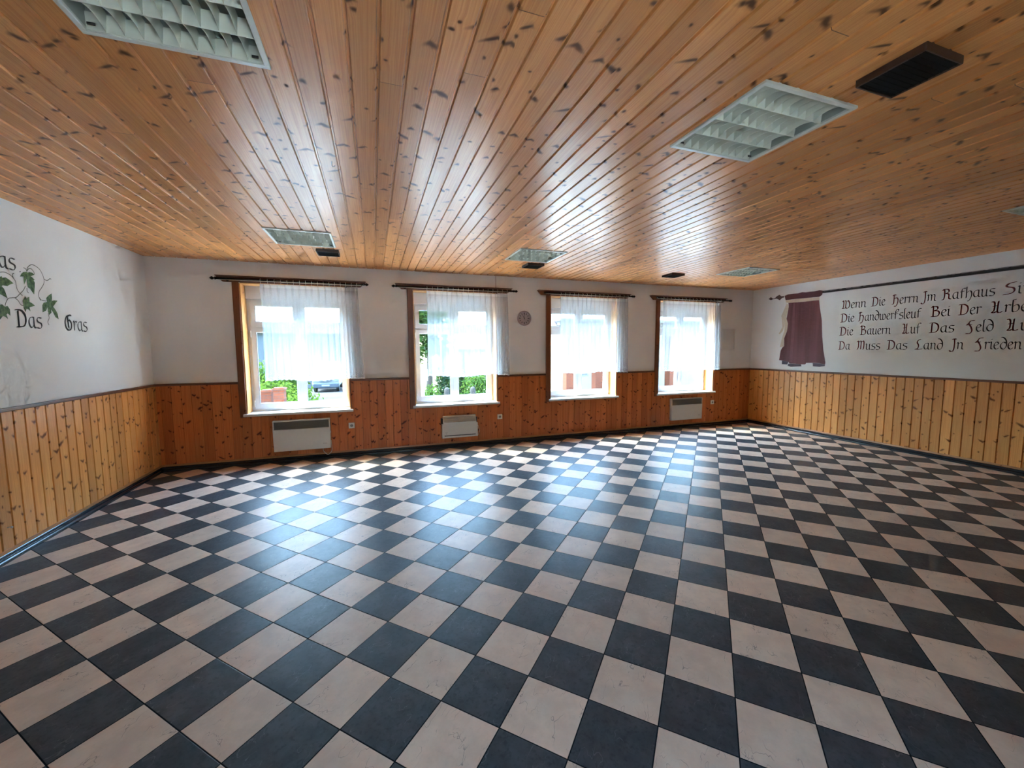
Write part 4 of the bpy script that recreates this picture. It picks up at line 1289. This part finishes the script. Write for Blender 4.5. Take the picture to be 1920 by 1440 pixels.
def sheet(name, mat, x0, x1, y0, y1, lift, kind='structure', n=24, tilt=None):
    mb = MB()
    vs = []
    for i in range(n + 1):
        y = y0 + (y1 - y0) * i / n
        sx = tilt * (y - y0) if tilt else 0.0
        vs += [(x0 + sx, y, gz(y) + lift), (x1 + sx, y, gz(y) + lift)]
    mb.add(vs, [(2 * i, 2 * i + 1, 2 * i + 3, 2 * i + 2) for i in range(n)])
    return mb.build(name, mat, kind=kind, recalc=False)
sheet('ground', M['grass'], -60, 90, D + OUT, 80, 0.0)
MB().add([(-60, YB - 40, -0.5), (90, YB - 40, -0.5), (90, YB - 0.3, -0.5), (-60, YB - 0.3, -0.5)], [(0, 1, 2, 3)]).build('ground', M['bounce_yard'], kind='structure', recalc=False)  # unseen yard, pale to throw light up through the added rear window
sheet('bounce_forecourt', M['bounce_forecourt'], -14, 30, D + OUT, 14.3, 0.012)  # unseen pale slabs added to bounce light up to the ceiling
sheet('road', M['asphalt'], -9.0, 2.5, 19.0, 60.0, 0.014)
sheet('driveway', M['asphalt'], 1.75, 3.05, 12.0, 24.0, 0.018, tilt=0.02)

def leaves(mb, rnd, c, rad, n, size, shell=0.55):
    for _ in range(n):
        d = Vector((rnd.gauss(0, 1), rnd.gauss(0, 1), rnd.gauss(0, 1))).normalized()
        k = shell + (1 - shell) * rnd.random() ** 0.7
        k *= 1 + 0.16 * math.sin(5 * d.x + 3 * d.z + c[0]) + 0.10 * math.sin(9 * d.y + 7 * d.z)
        p = Vector((c[0] + d.x * rad[0] * k, c[1] + d.y * rad[1] * k, c[2] + d.z * rad[2] * k))
        nn = (d + Vector((rnd.gauss(0, .6), rnd.gauss(0, .6), rnd.gauss(0, .6)))).normalized()
        u = nn.orthogonal().normalized()
        w = nn.cross(u)
        a = rnd.random() * 6.28
        u, w = u * math.cos(a) + w * math.sin(a), w * math.cos(a) - u * math.sin(a)
        s = size * rnd.uniform(0.6, 1.3)
        mb.add([p - u * s, p - w * s * 0.45, p + u * s, p + w * s * 0.45], [(0, 1, 2, 3)])

def bush(label, x, y, rx, ry, h, mat, n, size, seed, group='garden bushes', cat='bush', name='garden_bush'):
    rnd = random.Random(seed)
    r = thing(name, label, cat, (x, y, gz(y)), group)
    mb = MB()
    for _ in range(5):
        c = (rnd.uniform(-.35, .35) * rx, rnd.uniform(-.35, .35) * ry, h * rnd.uniform(0.40, 0.62))
        leaves(mb, rnd, c, (rx * 0.72, ry * 0.72, h * 0.42), n // 5, size)
    mb.build('foliage', mat, r, recalc=False)
    st = MB()
    for k in range(6):
        a = k * 1.05
        st.tube([(0.05 * math.cos(a), 0.05 * math.sin(a), -0.03), (rx * 0.3 * math.cos(a), ry * 0.3 * math.sin(a), h * 0.5)], 0.016, 5)
    st.build('stems', M['bark'], r)
    return r

def tree(label, x, y, h, cr, mat, n, size, seed, trunk=0.35):
    rnd = random.Random(seed)
    r = thing('garden_tree', label, 'tree', (x, y, gz(y)), 'trees beyond the street')
    mb = MB()
    for _ in range(9):
        c = (rnd.uniform(-.5, .5) * cr, rnd.uniform(-.5, .5) * cr, h * rnd.uniform(trunk + 0.12, 0.82))
        leaves(mb, rnd, c, (cr * 0.6, cr * 0.6, h * 0.17), n // 9, size, 0.35)
    mb.build('crown', mat, r, recalc=False)
    MB().tube([(0, 0, -0.05), (0.03, 0.02, h * 0.3), (-0.02, 0.0, h * 0.62)], 0.17, 8, taper=[1.2, 0.9, 0.4]).build('trunk', M['bark'], r, smooth=True)
    return r

def conifer(label, x, y, h, rad, seed):
    rnd = random.Random(seed)
    r = thing('conifer', label, 'tree', (x, y, gz(y)))
    mb = MB()
    for k in range(12):
        f = k / 11
        leaves(mb, rnd, (0, 0, h * (0.10 + 0.84 * f)), (rad * (1.08 - f), rad * (1.08 - f), h * 0.07), 130, 0.10, 0.4)
    mb.build('foliage', M['leaf_dark'], r, recalc=False)
    MB().tube([(0, 0, -0.05), (0, 0, h * 0.9)], 0.08, 7, taper=[1, 0.3]).build('trunk', M['bark'], r)

# seen through the first window
def pillar(label, x, y, top, w=0.36):
    r = thing('brick_pillar', label, 'pillar', (x, y, gz(y)), 'brick garden pillars')
    h = top - gz(y)
    MB().box(-w / 2, w / 2, -w / 2, w / 2, -0.03, h - 0.06).build('shaft', M['brick'], r)
    c = w / 2 + 0.025
    MB().box(-c, c, -c, c, h - 0.06, h - 0.02).box(-c + 0.03, c - 0.03, -c + 0.03, c - 0.03, h - 0.02, h).build('cap', M['brick'], r)
pillar('lower orange brick pillar outside the first window', -2.58, 11.6, 0.60, 0.22)
pillar('taller orange brick pillar outside the first window, nearer the van', -2.22, 11.2, 0.68, 0.24)
def garden_wall(label, x0, x1, y, top):
    r = thing('brick_wall', label, 'wall', (x0, y, gz(y)))
    MB().box(0, x1 - x0, -0.12, 0.12, -0.03, top - gz(y)).build('masonry', M['brick'], r)
garden_wall('low orange brick wall beside the two pillars, outside the first window', -5.6, -2.46, 11.9, 0.50)
bush('bright green bush behind the brick pillars outside the first window', -2.75, 13.4, 1.25, 0.8, 1.55, M['leaf_bright'], 2600, 0.075, 3)
bush('yellow green bush right of the brick pillars outside the first window', -1.95, 12.2, 0.55, 0.5, 1.15, M['leaf_bright'], 1300, 0.065, 8)
bush('dark hedge bush behind the bright bushes outside the first window', -4.0, 17.5, 2.1, 1.0, 2.1, M['leaf_mid'], 2600, 0.10, 5)
bush('dark round bush left of the van', -4.55, 26.0, 0.9, 0.9, 2.0, M['leaf_mid'], 1200, 0.11, 15)
tree('tall leafy tree at the left, beyond the brick pillars', -9.8, 24.0, 9.0, 3.2, M['leaf_bright'], 4200, 0.20, 21)
tree('leafy tree to the right of the van', -1.15, 37.0, 6.4, 2.2, M['leaf_bright'], 3200, 0.20, 22)
tree('tree seen through the left edge of the second window', 2.9, 22.5, 6.5, 1.9, M['leaf_mid'], 3000, 0.16, 23)

def house(name, label, x, y, w, dpt, wallh, roofh, wall, roof, wins, ridge='x', rz=0.0, over=0.35):
    r = thing(name, label, 'house', (x, y, gz(y)), rz=rz)
    MB().box(0, w, 0, dpt, -0.05, wallh).build('walls', wall, r)
    mb = MB()
    if ridge == 'x':
        pr = [(-over, wallh - 0.12), (dpt / 2, wallh + roofh), (dpt + over, wallh - 0.12), (dpt + over, wallh + 0.02), (dpt / 2, wallh + roofh + 0.16), (-over, wallh + 0.02)]
        n = len(pr)
        mb.prism(pr, 'x', -over, w + over)
        gb = MB().prism([(0, wallh), (dpt / 2, wallh + roofh), (dpt, wallh)], 'x', 0, w)
    else:
        pr = [(-over, wallh - 0.12), (w / 2, wallh + roofh), (w + over, wallh - 0.12), (w + over, wallh + 0.02), (w / 2, wallh + roofh + 0.16), (-over, wallh + 0.02)]
        mb.prism(pr, 'y', -over, dpt + over)
        gb = MB().prism([(0, wallh), (w / 2, wallh + roofh), (w, wallh)], 'y', 0, dpt)
    mb.build('roof', roof, r)
    gb.build('gable', wall, r)
    for (wx, wz, ww, wh) in wins:
        f = MB().box(wx - 0.06, wx + ww + 0.06, -0.04, 0.02, wz - 0.06, wz + wh + 0.06).build('window_frame', M['sign_white'], r)
        MB().box(wx, wx + ww, -0.05, -0.03, wz, wz + wh).build('pane', M['house_glass'], f)
    return r
house('neighbour_house', 'grey house behind the parked van, outside the first window', -9.6, 39.0, 7.4, 7.0, 5.0, 2.0, M['house_grey'], M['roof_grey'],
      [(0.8, 1.2, 1.0, 1.3), (2.7, 1.2, 1.0, 1.3), (4.6, 1.2, 1.0, 1.3)])
house('neighbour_house', 'cream house far behind the bollards, outside the second window', 5.2, 33.0, 6.0, 7.0, 3.2, 1.7, M['house_cream'], M['roof_red'],
      [(0.9, 1.0, 1.0, 1.2), (3.8, 1.0, 1.0, 1.2)])

# seen through the second window
def sign_post():
    y = 11.0
    r = thing('sign_post', 'white notice board on a post outside the second window', 'sign', (1.262, y, gz(y)))
    h = 1.10 - gz(y)
    MB().tube([(0, 0, -0.03), (0, 0, h)], 0.022, 10).build('post', M['sign_white'], r)
    MB().box(-0.02, 0.115, -0.030, -0.022, h - 0.34, h - 0.04).build('board', M['sign_white'], r, bevel=0.003)
sign_post()
bush('small green bush beside the white notice board', 1.63, 12.3, 0.30, 0.30, 1.22, M['leaf_mid'], 1200, 0.05, 31)
bush('low light green shrub at the foot of the notice board', 1.72, 11.3, 0.35, 0.30, 0.78, M['leaf_bright'], 900, 0.05, 32)
bush('clipped green hedge bush behind the right bollard', 3.62, 14.2, 0.62, 0.5, 1.55, M['leaf_mid'], 1800, 0.06, 33)
conifer('dark pointed conifer behind the left bollard', 3.30, 20.0, 3.1, 0.55, 34)
conifer('slim dark conifer left of the hedge bush', 4.45, 20.8, 2.5, 0.34, 35)
def bollard(label, x, y, top):
    h = top - gz(y)
    mb = MB().lathe([(0.085, -0.03), (0.085, h - 0.10)] + [(0.085 * math.cos(t), h - 0.10 + 0.10 * math.sin(t)) for t in (0.35, 0.7, 1.05, 1.4)], 'z', 16)
    o = mb.build('bollard', M['concrete'], smooth=True)
    o.location = (x, y, gz(y))
    tag(o, label, 'bollard', 'round topped bollards')
bollard('left round topped concrete bollard outside the second window', 2.06, 12.0, 0.455)
bollard('right round topped concrete bollard outside the second window', 2.86, 12.0, 0.455)

# the white neighbour with brick posts, seen through the third and fourth windows
y0 = 17.6
house('neighbour_house', 'white house with red roof outside the third and fourth windows', 8.6, y0, 16.0, 8.0, 3.6, 2.6, M['house_white'], M['roof_red'],
      [(0.5, 1.2, 0.9, 1.2), (13.6, 1.2, 1.0, 1.3)], over=0.5)
def porch():
    yb = y0 - 2.6
    r = thing('porch', 'timber porch roof on brick posts before the white house', 'porch', (7.6, yb, gz(yb)))
    h = 3.55
    for k, x in enumerate((0.05, 1.42, 5.25, 7.4, 9.5)):
        MB().box(x - 0.17, x + 0.17, -0.17, 0.17, -0.03, h - 0.2).build('brick_post', M['brick'], r)
    MB().box(-0.4, 9.9, -0.14, 0.14, h - 0.2, h - 0.02).build('beam', M['timber'], r)
    MB().prism([(-0.55, h - 0.05), (2.55, h + 0.65), (2.55, h + 0.75), (-0.55, h + 0.05)], 'x', -0.6, 10.1).build('porch_roof', M['roof_grey'], r)
    for k in range(12):
        MB().box(-0.3 + 0.9 * k - 0.05, -0.3 + 0.9 * k + 0.05, -0.45, 0.0, h - 0.02, h + 0.05).build('rafter_end', M['timber'], r)
porch()
bush('round bush at the foot of the brick porch posts', 9.3, 14.0, 0.7, 0.6, 0.8, M['leaf_mid'], 900, 0.07, 41)

def van():
    y = 32.0
    z = gz(y)
    r = thing('parked_van', 'white van parked facing the house, behind the first curtain', 'van', (-3.36, y, z))
    W = 0.90
    # side profile, front at y = 0, body runs to +y
    prof = [(0.06, 0.42), (0.0, 0.60), (0.02, 0.95), (0.10, 1.06), (0.75, 1.22), (1.55, 1.98), (2.0, 2.10), (4.7, 2.12), (4.95, 1.95), (5.0, 0.45)]
    def half(zz):
        return W * (1.0 if zz < 1.1 else 1.0 - 0.16 * ((zz - 1.1) / 1.0) ** 1.3)
    mb = MB()
    xs = [-1, -0.93, -0.6, 0, 0.6, 0.93, 1]
    vs = []
    for py, pz in prof:
        for s in xs:
            bow = 0.10 * (abs(s) ** 3) if py < 1.0 else 0.03 * abs(s) ** 3
            vs.append((s * half(pz), py + bow, pz))
    n = len(xs)
    fs = [(i * n + k, i * n + k + 1, (i + 1) * n + k + 1, (i + 1) * n + k) for i in range(len(prof) - 1) for k in range(n - 1)]
    for k in (0, n - 1):
        fs.append(tuple(i * n + k for i in range(len(prof))))
    fs.append(tuple((len(prof) - 1) * n + k for k in range(n)) + tuple(range(n - 1, -1, -1)))
    mb.add(vs, fs)
    body = mb.build('body', M['van_white'], r, bevel=0.03)
    ws = MB()
    ws.add([(-0.74, 0.86, 1.30), (0.74, 0.86, 1.30), (0.66, 1.50, 1.90), (-0.66, 1.50, 1.90), (-0.72, 0.82, 1.30), (0.72, 0.82, 1.30), (0.64, 1.46, 1.91), (-0.64, 1.46, 1.91)],
           [(0, 1, 2, 3), (7, 6, 5, 4), (0, 4, 5, 1), (1, 5, 6, 2), (2, 6, 7, 3), (3, 7, 4, 0)])
    ws.build('windscreen', M['van_glass'], r)
    MB().box(-0.86, 0.86, -0.06, 0.14, 0.32, 0.66).build('bumper', M['van_dark'], r, bevel=0.05)
    gr = MB().prism([(-0.46, 0.98), (0.46, 0.98), (0.36, 0.76), (-0.36, 0.76)], 'y', -0.03, 0.06).build('radiator_grille', M['van_dark'], r)
    MB().box(-0.40, 0.40, -0.036, -0.028, 0.90, 0.925).build('grille_bar', M['silver'], gr)
    MB().box(-0.38, 0.38, -0.036, -0.028, 0.82, 0.845).build('grille_bar', M['silver'], gr)
    em = MB()
    ring = [(0.085 * math.cos(t), -0.05, 0.872 + 0.085 * math.sin(t)) for t in [2 * math.pi * k / 24 for k in range(25)]]
    em.tube(ring, 0.009, 6, cap=False)
    for k in range(3):
        a = math.pi / 2 + k * 2 * math.pi / 3
        em.tube([(0, -0.05, 0.872), (0.083 * math.cos(a), -0.05, 0.872 + 0.083 * math.sin(a))], 0.011, 6, taper=[1.2, 0.4])
    em.build('emblem', M['silver'], gr)
    for s in (-1, 1):
        MB().prism([(s * 0.52, 0.78), (s * 0.83, 0.82), (s * 0.84, 1.02), (s * 0.52, 0.98)], 'y', -0.01, 0.14).build('headlamp', M['headlamp'], r)
        MB().box(s * 0.98 - 0.09, s * 0.98 + 0.09, 0.86, 0.98, 1.28, 1.52).box(min(s * 0.80, s * 0.92), max(s * 0.80, s * 0.92), 0.90, 0.95, 1.32, 1.37).build('mirror', M['van_dark'], r, bevel=0.02)
        for yy in (0.85, 4.1):
            MB().lathe([(0.05, s * 0.66), (0.33, s * 0.66), (0.34, s * 0.70), (0.34, s * 0.86), (0.20, s * 0.88), (0.05, s * 0.86)], 'x', 20, (0, yy, 0.33)).build('wheel', M['tyre'], r)
    MB().box(-0.26, 0.26, -0.075, -0.058, 0.46, 0.57).build('number_plate', M['plate'], r)
van()
